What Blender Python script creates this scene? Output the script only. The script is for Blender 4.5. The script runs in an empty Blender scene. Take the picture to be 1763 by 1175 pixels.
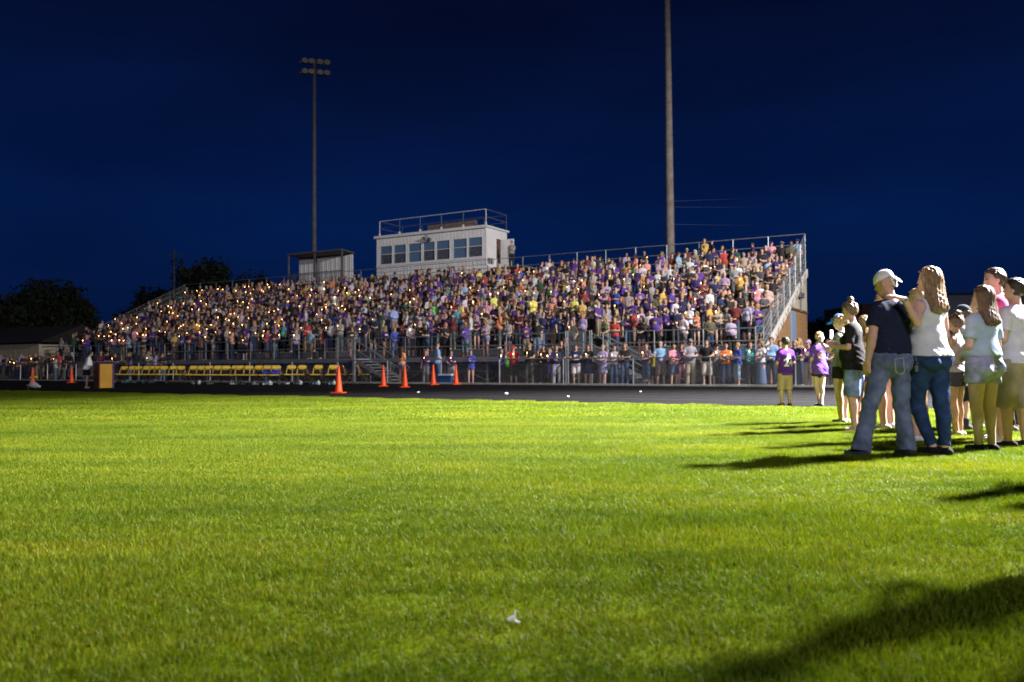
import bpy, math, random, time
import numpy as np
from mathutils import Matrix, Vector
T0 = time.time()
random.seed(11); rng = np.random.default_rng(7)
SC = bpy.context.scene
COL = SC.collection
R = math.radians

# ------------------------------------------------------------------ camera
FPX, CX, CY = 1371.0, 881.5, 587.5
CAM_H = 0.92
cam_d = bpy.data.cameras.new('camera'); cam = bpy.data.objects.new('camera', cam_d); COL.objects.link(cam)
cam_d.sensor_width = 36.0; cam_d.lens = 36.0 * FPX / 1763.0
cam_d.clip_end = 3000; cam_d.clip_start = 0.05
cam_d.dof.use_dof = True; cam_d.dof.focus_distance = 11.0; cam_d.dof.aperture_fstop = 2.6
PITCH = math.atan(38.0 / FPX); ROLL = -math.atan(0.0067)
cam.matrix_world = Matrix.Translation((0, 0, CAM_H)) @ Matrix.Rotation(R(90) + PITCH, 4, 'X') @ Matrix.Rotation(ROLL, 4, 'Z')
SC.camera = cam
CM = np.array(cam.matrix_world)[:3, :3]

# ------------------------------------------------------------------ sky
w = bpy.data.worlds.new('World'); SC.world = w; w.use_nodes = True
nt = w.node_tree; nt.nodes.clear()
N = nt.nodes.new; LK = nt.links.new
out = N('ShaderNodeOutputWorld'); bg = N('ShaderNodeBackground'); tc = N('ShaderNodeTexCoord')
sep = N('ShaderNodeSeparateXYZ'); ramp = N('ShaderNodeValToRGB'); LK(tc.outputs['Generated'], sep.inputs[0])
LK(sep.outputs['Z'], ramp.inputs[0])
els = ramp.color_ramp.elements
els[0].position = 0.0; els[0].color = (0.0010, 0.0050, 0.026, 1)
els[1].position = 1.0; els[1].color = (0.0006, 0.0016, 0.014, 1)
for p_, c_ in ((0.06, (0.0012, 0.0092, 0.053, 1)), (0.17, (0.0009, 0.0095, 0.060, 1)), (0.42, (0.0014, 0.0040, 0.026, 1))):
    e = els.new(p_); e.color = c_
nz = N('ShaderNodeTexNoise'); mp = N('ShaderNodeMapping'); mp.inputs['Scale'].default_value = (1.0, 1.0, 3.5)
LK(tc.outputs['Generated'], mp.inputs[0]); LK(mp.outputs[0], nz.inputs['Vector']); nz.inputs['Scale'].default_value = 1.7; nz.inputs['Detail'].default_value = 4
mr = N('ShaderNodeMapRange'); mr.inputs['From Min'].default_value = 0.35; mr.inputs['From Max'].default_value = 0.7
mr.inputs['To Min'].default_value = 0.66; mr.inputs['To Max'].default_value = 1.18
LK(nz.outputs[0], mr.inputs[0])
mx = N('ShaderNodeVectorMath'); mx.operation = 'SCALE'; LK(ramp.outputs[0], mx.inputs[0]); LK(mr.outputs[0], mx.inputs['Scale'])
LK(mx.outputs[0], bg.inputs[0]); bg.inputs[1].default_value = 1.0; LK(bg.outputs[0], out.inputs[0])

SC.view_settings.view_transform = 'Standard'; SC.view_settings.look = 'None'
SC.view_settings.exposure = 0.0; SC.view_settings.gamma = 1.0
try: SC.view_settings.use_curve_mapping = False
except Exception: pass
SC.render.engine = 'CYCLES'
SC.cycles.use_denoising = True; SC.cycles.filter_width = 1.75
SC.cycles.max_bounces = 5; SC.cycles.diffuse_bounces = 2; SC.cycles.transparent_max_bounces = 8
SC.cycles.sample_clamp_indirect = 3.0
SC.cycles.caustics_reflective = False; SC.cycles.caustics_refractive = False

# ------------------------------------------------------------------ floodlights on the pole off to the right, plus an added fill lamp
def W_(a, b, z):
    t = math.atan(2411 / FPX); return (29.0 * (1300 - CX) / FPX - a * math.sin(t) + b * math.cos(t), 29.0 + a * math.cos(t) + b * math.sin(t), z)
LIGHT_POS = (23.0, 16.0, 17.5)
LAMPS = [(LIGHT_POS, (7.8, 14.5, 0.0), 59, 590000, 0.75, (1.0, .95, .94)), ((23.0, 16.6, 17.0), W_(11.0, 7.0, 2.5), 80, 60000, 0.75, (1.0, .93, .90)),
         ((4.0, -48.0, 24.0), (0.0, 18.0, 3.0), 72, 62000, 1.3, (.96, .88, 1.0))]  # fill lamp added behind the camera, lavender to offset the green grass bounce

# ------------------------------------------------------------------ frame of the track and stand: a runs left along the fence, b runs back
TH = math.atan(2411 / FPX)
U = np.array([-math.sin(TH), math.cos(TH)]); V = np.array([math.cos(TH), math.sin(TH)])
F0 = np.array([29.0 * (1300 - CX) / FPX, 29.0])
def W(a, b, z=0.0):
    p = F0 + a * U + b * V
    return (float(p[0]), float(p[1]), float(z))
def to_ab(x, y):
    d = np.array([x, y]) - F0
    return float(d @ U), float(d @ V)
def proj(p):
    q = CM.T @ (np.asarray(p, float) - np.array([0, 0, CAM_H]))
    return CX + FPX * q[0] / -q[2], CY - FPX * q[1] / -q[2], -q[2]
def A_at(px, b, z=1.0):
    lo, hi = -22.0, 95.0
    for _ in range(40):
        m = (lo + hi) / 2
        if proj(W(m, b, z))[0] > px: lo = m
        else: hi = m
    return lo
def B_at(px, a, z=1.0):
    lo, hi = 0.0, 30.0
    for _ in range(40):
        m = (lo + hi) / 2
        if proj(W(a, m, z))[0] < px: lo = m
        else: hi = m
    return lo
def G(px, py, z=0.0):
    d = CM @ np.array([(px - CX) / FPX, (CY - py) / FPX, -1.0])
    t = (z - CAM_H) / d[2]
    return float(d[0] * t), float(d[1] * t)
def Z_at(py, a, b):
    lo, hi = -2.0, 40.0
    for _ in range(40):
        m = (lo + hi) / 2
        if proj(W(a, b, m))[1] > py: lo = m
        else: hi = m
    return lo

# ------------------------------------------------------------------ materials
def nodes_of(m):
    m.use_nodes = True
    nt = m.node_tree
    return nt, nt.nodes, nt.links, nt.nodes['Principled BSDF']
MATS = {}
def mat(name, col, rough=0.6, var=0.15, scale=8.0, metal=0.0, bump=0.0, bscale=60.0, spec=0.4, attr=False):
    if name in MATS: return MATS[name]
    m = bpy.data.materials.new(name); nt, nn, lk, P = nodes_of(m)
    P.inputs['Roughness'].default_value = rough; P.inputs['Metallic'].default_value = metal
    P.inputs['Specular IOR Level'].default_value = spec
    tc = nn.new('ShaderNodeTexCoord'); nz = nn.new('ShaderNodeTexNoise')
    nz.inputs['Scale'].default_value = scale; nz.inputs['Detail'].default_value = 5
    lk.new(tc.outputs['Object'], nz.inputs['Vector'])
    mr = nn.new('ShaderNodeMapRange'); mr.inputs['From Min'].default_value = .3; mr.inputs['From Max'].default_value = .7
    mr.inputs['To Min'].default_value = 1 - var; mr.inputs['To Max'].default_value = 1 + var
    lk.new(nz.outputs[0], mr.inputs[0])
    sc = nn.new('ShaderNodeVectorMath'); sc.operation = 'SCALE'
    if attr:
        at = nn.new('ShaderNodeAttribute'); at.attribute_name = 'Col'; lk.new(at.outputs['Color'], sc.inputs[0])
    else:
        sc.inputs[0].default_value = col
    lk.new(mr.outputs[0], sc.inputs['Scale']); lk.new(sc.outputs[0], P.inputs['Base Color'])
    if bump > 0:
        n2 = nn.new('ShaderNodeTexNoise'); n2.inputs['Scale'].default_value = bscale; n2.inputs['Detail'].default_value = 4
        lk.new(tc.outputs['Object'], n2.inputs['Vector'])
        bp = nn.new('ShaderNodeBump'); bp.inputs['Strength'].default_value = bump; bp.inputs['Distance'].default_value = .01
        lk.new(n2.outputs[0], bp.inputs['Height']); lk.new(bp.outputs[0], P.inputs['Normal'])
    MATS[name] = m
    return m
def emis(name, col, strength):
    m = bpy.data.materials.new(name); nt, nn, lk, P = nodes_of(m)
    P.inputs['Base Color'].default_value = (*col, 1); P.inputs['Emission Color'].default_value = (*col, 1)
    P.inputs['Emission Strength'].default_value = strength
    MATS[name] = m
    return m
M_person = mat('person_surface', None, .75, .10, 14, attr=True, spec=.25)
M_skin = mat('skin', None, .55, .06, 20, attr=True, spec=.35)
M_cloth = mat('cotton_cloth', None, .9, .10, 12, attr=True, bump=.75, bscale=17, spec=.15)
M_denim = mat('denim_cloth', None, .85, .42, 9, attr=True, bump=.8, bscale=24, spec=.15)
M_hair = mat('hair', None, .45, .35, 40, attr=True, bump=.5, bscale=160, spec=.4)
M_alu = mat('galvanised_steel', (.42, .44, .45), .42, .25, 3, metal=.75)
M_alu2 = mat('aluminium_plank', (.34, .35, .36), .5, .25, 2, metal=.5)
M_beam = mat('stand_beam', (.13, .14, .15), .6, .3, 2, metal=.4)
M_asph = mat('track_rubber', (.0062, .0062, .0070), 1.0, .35, 3, bump=.6, bscale=90, spec=.08)
M_conc = mat('concrete', (.36, .35, .32), .85, .25, 2, bump=.4, bscale=40)
M_line = mat('track_line_paint', (.035, .035, .037), .8, .4, 5)
M_dirt = mat('bare_ground', (.05, .048, .035), .95, .4, .4)
M_wire = mat('fence_wire', (.45, .47, .48), .45, .1, 3, metal=.6)

# ------------------------------------------------------------------ mesh helpers
LOC = {}
def tag(o, label=None, cat=None, group=None, kind=None):
    if label: o['label'] = label
    if cat: o['category'] = cat
    if group: o['group'] = group
    if kind: o['kind'] = kind
    return o
def mesh_from(name, v, f, mat_=None, smooth=False, cols=None, midx=None):
    me = bpy.data.meshes.new(name)
    v = np.asarray(v, np.float32).reshape(-1, 3)
    if isinstance(f, np.ndarray):
        n = f.shape[1]
        me.vertices.add(len(v)); me.vertices.foreach_set('co', v.ravel())
        me.loops.add(f.size); me.loops.foreach_set('vertex_index', f.ravel().astype(np.int32))
        me.polygons.add(len(f))
        me.polygons.foreach_set('loop_start', np.arange(0, f.size, n, dtype=np.int32))
        me.polygons.foreach_set('loop_total', np.full(len(f), n, np.int32))
        me.update(calc_edges=True)
    else:
        me.from_pydata(v.tolist(), [], f); me.update()
    if smooth: me.polygons.foreach_set('use_smooth', np.ones(len(me.polygons), bool))
    for m in (mat_ if isinstance(mat_, (list, tuple)) else [mat_] if mat_ else []): me.materials.append(m)
    if midx is not None: me.polygons.foreach_set('material_index', np.asarray(midx, np.int32))
    if cols is not None:
        at = me.color_attributes.new('Col', 'FLOAT_COLOR', 'POINT')
        c = np.ones((len(v), 4), np.float32); c[:, :3] = cols
        at.data.foreach_set('color', c.ravel())
    return me
def link(name, me, parent=None, loc=None, rz=0):
    o = bpy.data.objects.new(name, me); COL.objects.link(o)
    if parent is not None: o.parent = parent
    if loc is not None: o.location = loc
    if rz: o.rotation_euler = (0, 0, rz)
    return o
def empty(name, loc, rz=0):
    o = bpy.data.objects.new(name, None); COL.objects.link(o); o.location = loc; o.rotation_euler = (0, 0, rz)
    o.empty_display_size = .2
    LOC[o.name] = np.array(loc, float)
    return o
class MB:
    def __init__(s): s.v = []; s.f = []
    def quadbox(s, P):
        n = len(s.v); s.v += [tuple(p) for p in P]
        for q in ((0, 3, 2, 1), (4, 5, 6, 7), (0, 1, 5, 4), (1, 2, 6, 5), (2, 3, 7, 6), (3, 0, 4, 7)):
            s.f.append(tuple(n + i for i in q))
        return s
    def box(s, x0, x1, y0, y1, z0, z1):
        return s.quadbox([(x0, y0, z0), (x1, y0, z0), (x1, y1, z0), (x0, y1, z0), (x0, y0, z1), (x1, y0, z1), (x1, y1, z1), (x0, y1, z1)])
    def sbox(s, a0, a1, b0, b1, z0, z1):   # box in the stand's frame
        return s.quadbox([W(a0, b0, z0), W(a1, b0, z0), W(a1, b1, z0), W(a0, b1, z0), W(a0, b0, z1), W(a1, b0, z1), W(a1, b1, z1), W(a0, b1, z1)])
    def bar(s, p, q, r, n=6, r2=None):
        p = np.array(p, float); q = np.array(q, float); d = q - p; L = np.linalg.norm(d)
        if L < 1e-6: return s
        d /= L; t = np.array([0, 0, 1.0]) if abs(d[2]) < .9 else np.array([1.0, 0, 0])
        e = np.cross(d, t); e /= np.linalg.norm(e); g = np.cross(d, e); k = len(s.v); r2 = r if r2 is None else r2
        for c, rr in ((p, r), (q, r2)):
            for i in range(n):
                th = 2 * math.pi * i / n + .4; s.v.append(tuple(c + rr * (math.cos(th) * e + math.sin(th) * g)))
        for i in range(n): s.f.append((k + i, k + (i + 1) % n, k + n + (i + 1) % n, k + n + i))
        s.f.append(tuple(k + i for i in range(n))[::-1]); s.f.append(tuple(k + n + i for i in range(n)))
        return s
    def sbar(s, p, q, r, n=6): return s.bar(W(*p), W(*q), r, n)
    def path(s, pts, r, n=6):
        for p, q in zip(pts[:-1], pts[1:]): s.bar(p, q, r, n)
        return s
    def lathe(s, prof, n=16, c=(0, 0, 0)):
        k = len(s.v)
        for r_, z_ in prof:
            for i in range(n):
                th = 2 * math.pi * i / n; s.v.append((c[0] + r_ * math.cos(th), c[1] + r_ * math.sin(th), c[2] + z_))
        for j in range(len(prof) - 1):
            for i in range(n):
                s.f.append((k + j * n + i, k + j * n + (i + 1) % n, k + (j + 1) * n + (i + 1) % n, k + (j + 1) * n + i))
        s.f.append(tuple(k + i for i in range(n))[::-1]); s.f.append(tuple(k + (len(prof) - 1) * n + i for i in range(n)))
        return s
    def poly(s, pts): k = len(s.v); s.v += [tuple(p) for p in pts]; s.f.append(tuple(range(k, k + len(pts)))); return s
    def prism(s, pts, off):
        pts = [np.array(p, float) for p in pts]; off = np.array(off, float); k = len(s.v); n = len(pts)
        s.v += [tuple(p) for p in pts] + [tuple(p + off) for p in pts]
        s.f.append(tuple(range(k, k + n))); s.f.append(tuple(range(k + 2 * n - 1, k + n - 1, -1)))
        for i in range(n): s.f.append((k + i, k + n + i, k + n + (i + 1) % n, k + (i + 1) % n))
        return s
    def mesh(s, name, mat_, smooth=False): return mesh_from(name, s.v, s.f, mat_, smooth)
    def build(s, name, mat_, parent=None, world=True, smooth=False):
        if world and parent is not None:
            off = LOC[parent.name]; s.v = [tuple(np.array(p) - off) for p in s.v]
        o = link(name, s.mesh(name, mat_, smooth), parent)
        if world and parent is not None: LOC[o.name] = LOC[parent.name]
        return o
def copy_tree(o, parent=None):
    c = o.copy(); COL.objects.link(c)
    if parent is not None: c.parent = parent
    for ch in list(o.children): copy_tree(ch, c)
    return c

# ------------------------------------------------------------------ ground, field, track
b_edge = np.mean([to_ab(*G(1440, 704))[1], to_ab(*G(1000, 694))[1], to_ab(*G(550, 683))[1], to_ab(*G(0, 673))[1]])
print('edge', [round(to_ab(*G(*q))[1], 2) for q in ((1440, 704), (1000, 694), (550, 683), (0, 673))])
tag(MB().poly([(-900, -300, -.01), (900, -300, -.01), (900, 900, -.01), (-900, 900, -.01)]).build('ground', M_dirt), kind='structure')

def grass_material(name, blade):
    m = bpy.data.materials.new(name); nt, nn, lk, P = nodes_of(m)
    P.inputs['Roughness'].default_value = .55 if blade else .9; P.inputs['Specular IOR Level'].default_value = .22 if blade else .05
    geo = nn.new('ShaderNodeNewGeometry')
    n1 = nn.new('ShaderNodeTexNoise'); n1.inputs['Scale'].default_value = 1.1; n1.inputs['Detail'].default_value = 9; n1.inputs['Roughness'].default_value = .72
    mpg = nn.new('ShaderNodeMapping'); mpg.inputs['Scale'].default_value = (.28, .9, 1); mpg.inputs['Rotation'].default_value = (0, 0, .25); lk.new(geo.outputs['Position'], mpg.inputs[0]); lk.new(mpg.outputs[0], n1.inputs['Vector'])
    r = nn.new('ShaderNodeValToRGB'); e = r.color_ramp.elements
    e[0].position = .33; e[0].color = (.066, .118, .0015, 1); e[1].position = .68; e[1].color = (.205, .240, .007, 1)
    x = e.new(.5); x.color = (.120, .178, .0025, 1)
    lk.new(n1.outputs[0], r.inputs[0])
    src = r.outputs[0]
    if blade:
        at = nn.new('ShaderNodeAttribute'); at.attribute_name = 'Col'
        mu = nn.new('ShaderNodeMix'); mu.data_type = 'RGBA'; mu.blend_type = 'MULTIPLY'; mu.inputs['Factor'].default_value = 1
        lk.new(src, mu.inputs[6]); lk.new(at.outputs['Color'], mu.inputs[7]); src = mu.outputs[2]
        tr = nn.new('ShaderNodeBsdfTranslucent'); lk.new(src, tr.inputs[0])
        mxs = nn.new('ShaderNodeMixShader'); mxs.inputs[0].default_value = .35
        lk.new(P.outputs[0], mxs.inputs[1]); lk.new(tr.outputs[0], mxs.inputs[2]); lk.new(mxs.outputs[0], nn['Material Output'].inputs[0])
        lk.new(src, P.inputs['Base Color'])
    else:
        n2 = nn.new('ShaderNodeTexNoise'); n2.inputs['Scale'].default_value = 60; n2.inputs['Detail'].default_value = 3
        lk.new(geo.outputs['Position'], n2.inputs['Vector'])
        sc = nn.new('ShaderNodeVectorMath'); sc.operation = 'SCALE'; mr = nn.new('ShaderNodeMapRange')
        mr.inputs['From Min'].default_value = .35; mr.inputs['From Max'].default_value = .65; mr.inputs['To Min'].default_value = .45; mr.inputs['To Max'].default_value = 1.0
        lk.new(n2.outputs[0], mr.inputs[0]); lk.new(src, sc.inputs[0]); lk.new(mr.outputs[0], sc.inputs['Scale']); lk.new(sc.outputs[0], P.inputs['Base Color'])
    return m
M_turf = grass_material('turf_soil', False); M_blade = grass_material('grass_blade', True)
MBF = MB().poly([W(-45, b_edge, .002), W(-45, b_edge - 90, .002), W(110, b_edge - 90, .002), W(110, b_edge, .002)])
tag(MBF.build('field', M_turf), kind='structure')
tag(MB().poly([W(-45, b_edge, .006), W(110, b_edge, .006), W(110, -.35, .006), W(-45, -.35, .006)]).build('track', M_asph), kind='structure')
mb = MB()
for k in range(1, 8):
    bb = b_edge + .6 + (-.9 - b_edge) * k / 8
    mb.poly([W(-45, bb, .010), W(110, bb, .010), W(110, bb + .05, .010), W(-45, bb + .05, .010)])
tag(mb.build('lane_lines', M_line), kind='structure')
tag(MB().sbox(-45, 110, -.35, .02, -.005, .07).build('kerb', M_conc), kind='structure')
tag(MB().poly([W(-45, .02, .004), W(110, .02, .004), W(110, 2.4, .004), W(-45, 2.4, .004)]).build('walkway', mat('walkway_gravel', (.12, .115, .10), .95, .4, 3, bump=.5)), kind='structure')

# grass: tufts instanced over the field
def patch(nb, hgt, wid, size, seed):
    g = np.random.default_rng(seed)
    x = g.uniform(-size / 2, size / 2, nb); y = g.uniform(-size / 2, size / 2, nb)
    th = g.uniform(0, 2 * np.pi, nb); h = hgt * g.uniform(.45, 1.15, nb); le = h * g.uniform(.05, .75, nb); wd = wid * g.uniform(.6, 1.3, nb)
    ld = g.uniform(0, 2 * np.pi, nb)
    c, s = np.cos(th) * wd / 2, np.sin(th) * wd / 2; lx, ly = np.cos(ld) * le, np.sin(ld) * le
    P = np.zeros((nb, 5, 3))
    P[:, 0] = np.c_[x - c, y - s, 0 * x]; P[:, 1] = np.c_[x + c, y + s, 0 * x]
    P[:, 2] = np.c_[x + c * .8 + lx * .3, y + s * .8 + ly * .3, h * .6]; P[:, 3] = np.c_[x - c * .8 + lx * .3, y - s * .8 + ly * .3, h * .6]
    P[:, 4] = np.c_[x + lx, y + ly, h]
    i = (np.arange(nb) * 5)[:, None]
    tri = np.concatenate([i + [0, 1, 2], i + [0, 2, 3], i + [3, 2, 4]]).reshape(-1, 3)
    v = g.uniform(.6, 1.35, nb); ye = g.random(nb) < .05
    col = np.c_[v * np.where(ye, 1.9, g.uniform(.8, 1.2, nb)), v * np.where(ye, 1.25, 1.0), v * np.where(ye, 3.0, g.uniform(.6, 1.6, nb))]
    return mesh_from('grass_patch', P.reshape(-1, 3), tri, M_blade, False, np.repeat(col, 5, 0))
near_p = [patch(3600, .040, .0034, .62, 100 + i) for i in range(3)]
far_p = [patch(1100, .040, .009, .72, 200 + i) for i in range(3)]
def grass_object(name, pts, patches):
    me = bpy.data.meshes.new(name); me.vertices.add(len(pts)); me.vertices.foreach_set('co', pts[:, :3].astype(np.float32).ravel())
    a = me.attributes.new('rz', 'FLOAT', 'POINT'); a.data.foreach_set('value', pts[:, 3].astype(np.float32))
    a = me.attributes.new('sc', 'FLOAT', 'POINT'); a.data.foreach_set('value', pts[:, 4].astype(np.float32))
    o = link(name, me)
    ng = bpy.data.node_groups.new(name + '_nodes', 'GeometryNodeTree')
    ng.interface.new_socket('Geometry', in_out='INPUT', socket_type='NodeSocketGeometry')
    ng.interface.new_socket('Geometry', in_out='OUTPUT', socket_type='NodeSocketGeometry')
    n = ng.nodes.new; lk = ng.links.new
    gi = n('NodeGroupInput'); go = n('NodeGroupOutput'); iop = n('GeometryNodeInstanceOnPoints')
    g2i = n('GeometryNodeGeometryToInstance')
    for k, p in enumerate(patches):
        po = bpy.data.objects.new(name + '_source', p)
        oi = n('GeometryNodeObjectInfo'); oi.inputs['Object'].default_value = po
        lk(oi.outputs['Geometry'], g2i.inputs[0])
    iop.inputs['Pick Instance'].default_value = True
    rz = n('GeometryNodeInputNamedAttribute'); rz.data_type = 'FLOAT'; rz.inputs[0].default_value = 'rz'
    sc = n('GeometryNodeInputNamedAttribute'); sc.data_type = 'FLOAT'; sc.inputs[0].default_value = 'sc'
    cb = n('ShaderNodeCombineXYZ'); lk(rz.outputs[0], cb.inputs['Z'])
    eu = n('FunctionNodeEulerToRotation'); lk(cb.outputs[0], eu.inputs[0])
    cs = n('ShaderNodeCombineXYZ'); cs.inputs[0].default_value = 1; cs.inputs[1].default_value = 1; lk(sc.outputs[0], cs.inputs['Z'])
    idx = n('FunctionNodeRandomValue'); idx.data_type = 'INT'
    for s_ in idx.inputs:
        if s_.type == 'INT' and s_.name == 'Min': s_.default_value = 0
        if s_.type == 'INT' and s_.name == 'Max': s_.default_value = len(patches) - 1
    io = [s_ for s_ in idx.outputs if s_.type == 'INT'][0]
    lk(gi.outputs[0], iop.inputs['Points']); lk(g2i.outputs[0], iop.inputs['Instance'])
    lk(io, iop.inputs['Instance Index']); lk(eu.outputs[0], iop.inputs['Rotation']); lk(cs.outputs[0], iop.inputs['Scale'])
    lk(iop.outputs[0], go.inputs[0])
    md = o.modifiers.new('scatter', 'NODES'); md.node_group = ng
    return o
def wedge(d0, d1, step):
    ys = np.arange(1.2, 62, step); xs = np.arange(-45, 26, step)
    X, Y = np.meshgrid(xs, ys); X = X.ravel(); Y = Y.ravel()
    X = X + rng.uniform(-.06, .06, len(X)); Y = Y + rng.uniform(-.06, .06, len(Y))
    bb = (X - F0[0]) * V[0] + (Y - F0[1]) * V[1]
    k = (Y > d0) & (Y <= d1) & (X > -Y * .68 - 2.5) & (X < Y * .78 + 4.5) & (bb < b_edge - step * .42)
    X, Y = X[k], Y[k]; n = len(X)
    hs = .85 + .3 * np.sin(X * 1.3 + 2 * np.sin(Y * .7)) * np.sin(Y * 1.7 + X * .4) + rng.uniform(-.12, .12, n)
    return np.c_[X, Y, np.full(n, .002), rng.uniform(0, 6.283, n), hs]
tag(grass_object('grass', wedge(0, 13, .45), near_p), 'short mown bright green grass of the football field in the foreground', 'grass', kind='stuff')
tag(grass_object('far_grass', wedge(13, 62, .55), far_p), 'short mown green grass of the field beside the dark track', 'grass', kind='stuff')
print('ground', round(time.time() - T0, 1))

# ------------------------------------------------------------------ grandstand
FR, DECK, RUN, RISE, NROW = 2.5, 1.2, 1.014, .438, 10
B0 = 3.95
aR = A_at(1301, FR, 1.5); aL = A_at(72, FR, 1.5)
BT = B0 + RUN * NROW
def row_z(k): return DECK + RISE * k
def row_b(k): return B0 + RUN * (k - 1)
print('stand', round(aR, 2), round(aL, 2), 'BT', BT)
c0 = W((aR + aL) / 2, FR)
ST = empty('grandstand', (c0[0], c0[1], 0))
tag(ST, 'long aluminium grandstand packed with people behind the track', 'grandstand')
SL = LOC[ST.name]
for k in range(1, NROW + 1):
    b = row_b(k); z = row_z(k)
    MB().sbox(aR, aL, b, b + .60, z - .05, z).build('foot_plank', M_alu2, ST)
    MB().sbox(aR, aL, b + .66, b + .96, z + .40, z + .45).build('seat_plank', M_alu2, ST)
    MB().sbox(aR, aL, b + .02, b + .05, z - RISE + .02, z - .055).build('riser', M_beam, ST)
MB().sbox(aR, aL, FR, B0 - .02, DECK - .06, DECK).build('deck', M_alu2, ST)
MB().sbox(aR, aL, FR - .03, FR - .005, DECK - .2, DECK + .02).build('deck_edge', M_alu, ST)
# lower structure
a = aR + .3; i = 0
mbx = MB()
frames = []
while a < aL:
    frames.append(a); a += 2.44
for a in frames:
    mb = MB()
    for b in (FR + .15, B0 + .6, B0 + 3.4, B0 + 6.2, B0 + 9.4):
        zt = DECK - .07 if b < B0 else DECK + (b - B0) / RUN * RISE - .1
        mb.sbox(a, a + .07, b, b + .07, 0, zt)
    mb.sbar((a + .035, B0, DECK - .1), (a + .035, BT, row_z(NROW) - .2), .05, 4)
    mb.build('support_frame', M_beam, ST)
for a, a2 in zip(frames[:-1], frames[1:]):
    for b in (FR + .12, B0 + 3.4):
        zt = DECK - .1 if b < B0 else DECK + (b - B0) / RUN * RISE - .2
        MB().sbar((a, b, .1), (a2, b, zt), .022, 4).build('cross_brace', M_beam, ST); MB().sbar((a, b + .03, zt), (a2, b + .03, .1), .022, 4).build('cross_brace', M_beam, ST)
    MB().sbar((a, FR + .1, .55), (a2, FR + .1, .55), .02, 4).build('girt', M_beam, ST)
    MB().sbar((a, FR + .9, .85), (a2, FR + .9, .85), .03, 4).build('girt', M_beam, ST)
# stair openings in the front rail (towards lower a = picture right they go down)
ST1 = (A_at(640, FR, 1.6), A_at(608, FR, 1.6)); ST2 = (A_at(1040, FR, 1.6), A_at(1008, FR, 1.6))
posts = []
def rail_run(a0, a1, b, z0, hts, name='guard_rail', post=1.9, r=.024, top=None):
    n = max(1, round(abs(a1 - a0) / post))
    for i in range(n + 1):
        a = a0 + (a1 - a0) * i / n
        MB().sbar((a, b, z0 - .15), (a, b, z0 + max(hts)), .026).build('rail_post', M_alu, ST)
    for h in hts: MB().sbar((a0, b, z0 + h), (a1, b, z0 + h), r).build(name, M_alu, ST)
rail_run(aR, ST2[0] - .2, FR, DECK, (1.05, .55))
rail_run(ST2[1] + .1, ST1[0] - .2, FR, DECK, (1.05, .55))
rail_run(ST1[1] + .1, aL, FR, DECK, (1.05, .55))
def wire_panel(name, a0, a1, b, z0, z1, parent, sp=.075, r=.0030, mat_=None):
    mb = MB(); Wd = a1 - a0; H = z1 - z0
    for d in np.arange(-H, Wd, sp * 1.2):
        for s_ in (0, 1):
            p0, p1 = max(d, 0), min(d + H, Wd)
            if p1 - p0 < .02: continue
            q0, q1 = p0 - d, p1 - d
            if s_: A, B = (a0 + p0, b, z0 + q0), (a0 + p1, b, z0 + q1)
            else: A, B = (a0 + p0, b + .004, z1 - q0), (a0 + p1, b + .004, z1 - q1)
            mb.sbar(A, B, r, 3)
    return mb.build(name, mat_ or M_wire, parent)
def stairs(a_top):
    # landing gate panels, then a flight running down towards the picture's right, in front of the deck
    a0 = a_top; nst = 7; tread = .28
    for i in range(nst):
        z = DECK * (1 - (i + 1) / (nst + 1)); a = a0 - .05 - tread * (i + 1)
        MB().sbox(a, a + tread - .02, FR - 1.25, FR - .12, z - .04, z).build('stair_tread', M_alu, ST)
    for b in (FR - 1.3, FR - .1):
        L = tread * (nst + 1)
        MB().prism([W(a0, b, DECK), W(a0, b, DECK - .22), W(a0 - L, b, -.0), W(a0 - L, b, .14)], tuple(np.array(W(0, .04, 0)) - np.array(W(0, 0, 0)))).build('stair_stringer', M_alu, ST)
        for h in (.95, .5):
            MB().sbar((a0, b, DECK + h), (a0 - L, b, h), .024).build('hand_rail', M_alu, ST)
        for t_ in (0, 1):
            a = a0 - L * t_; zb = DECK * (1 - t_)
            MB().sbar((a, b, 0), (a, b, zb + .98), .03).build('rail_post', M_alu, ST)
        MB().sbar((a0 - L, b, .95), (a0 - L - .25, b, .72), .022).sbar((a0 - L - .25, b, .72), (a0 - L, b, .5), .022).build('rail_loop', M_alu, ST)
    a1 = a0 + 1.2
    MB().sbox(a0, a1, FR - 1.35, FR - .04, DECK - .06, DECK - .01).build('landing', M_alu2, ST)
    for a in (a0, a0 + .08, a1, a1 - .1):
        MB().sbar((a, FR - 1.33, 0), (a, FR - 1.33, DECK + 1.08), .032).build('landing_post', M_alu, ST)
    for h in (1.05, .58, .1):
        MB().sbar((a0 + .08, FR - 1.33, DECK + h), (a1 - .1, FR - 1.33, DECK + h), .02).build('landing_rail', M_alu, ST)
    wire_panel('mesh_panel', a0 + .1, a1 - .12, FR - 1.33, DECK + .1, DECK + 1.05, ST, .05, .0025)
    # centre hand rail up the aisle
    pts = [W(a0 + .1, B0 + .2, DECK + .4), W(a0 + .1, B0 + .2, DECK + 1.25), W(a0 + .1, B0 + 2.6, DECK + 1.25 + RISE * 2.9)]
    MB().path(pts, .03).build('aisle_rail', M_alu, ST)
stairs(ST1[0]); stairs(ST2[0])
# back rail
BR = BT + .12; ZR = Z_at(403, aR, BR)
print('ZR', ZR)
n = 26
for i in range(n + 1):
    a = aR + (aL - aR) * i / n
    MB().sbar((a, BR, row_z(NROW) - .3), (a, BR, ZR), .028).build('rail_post', M_alu, ST)
for z in (ZR, ZR - .55, ZR - 1.05): MB().sbar((aR, BR, z), (aL, BR, z), .024).build('back_rail', M_alu, ST)
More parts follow.
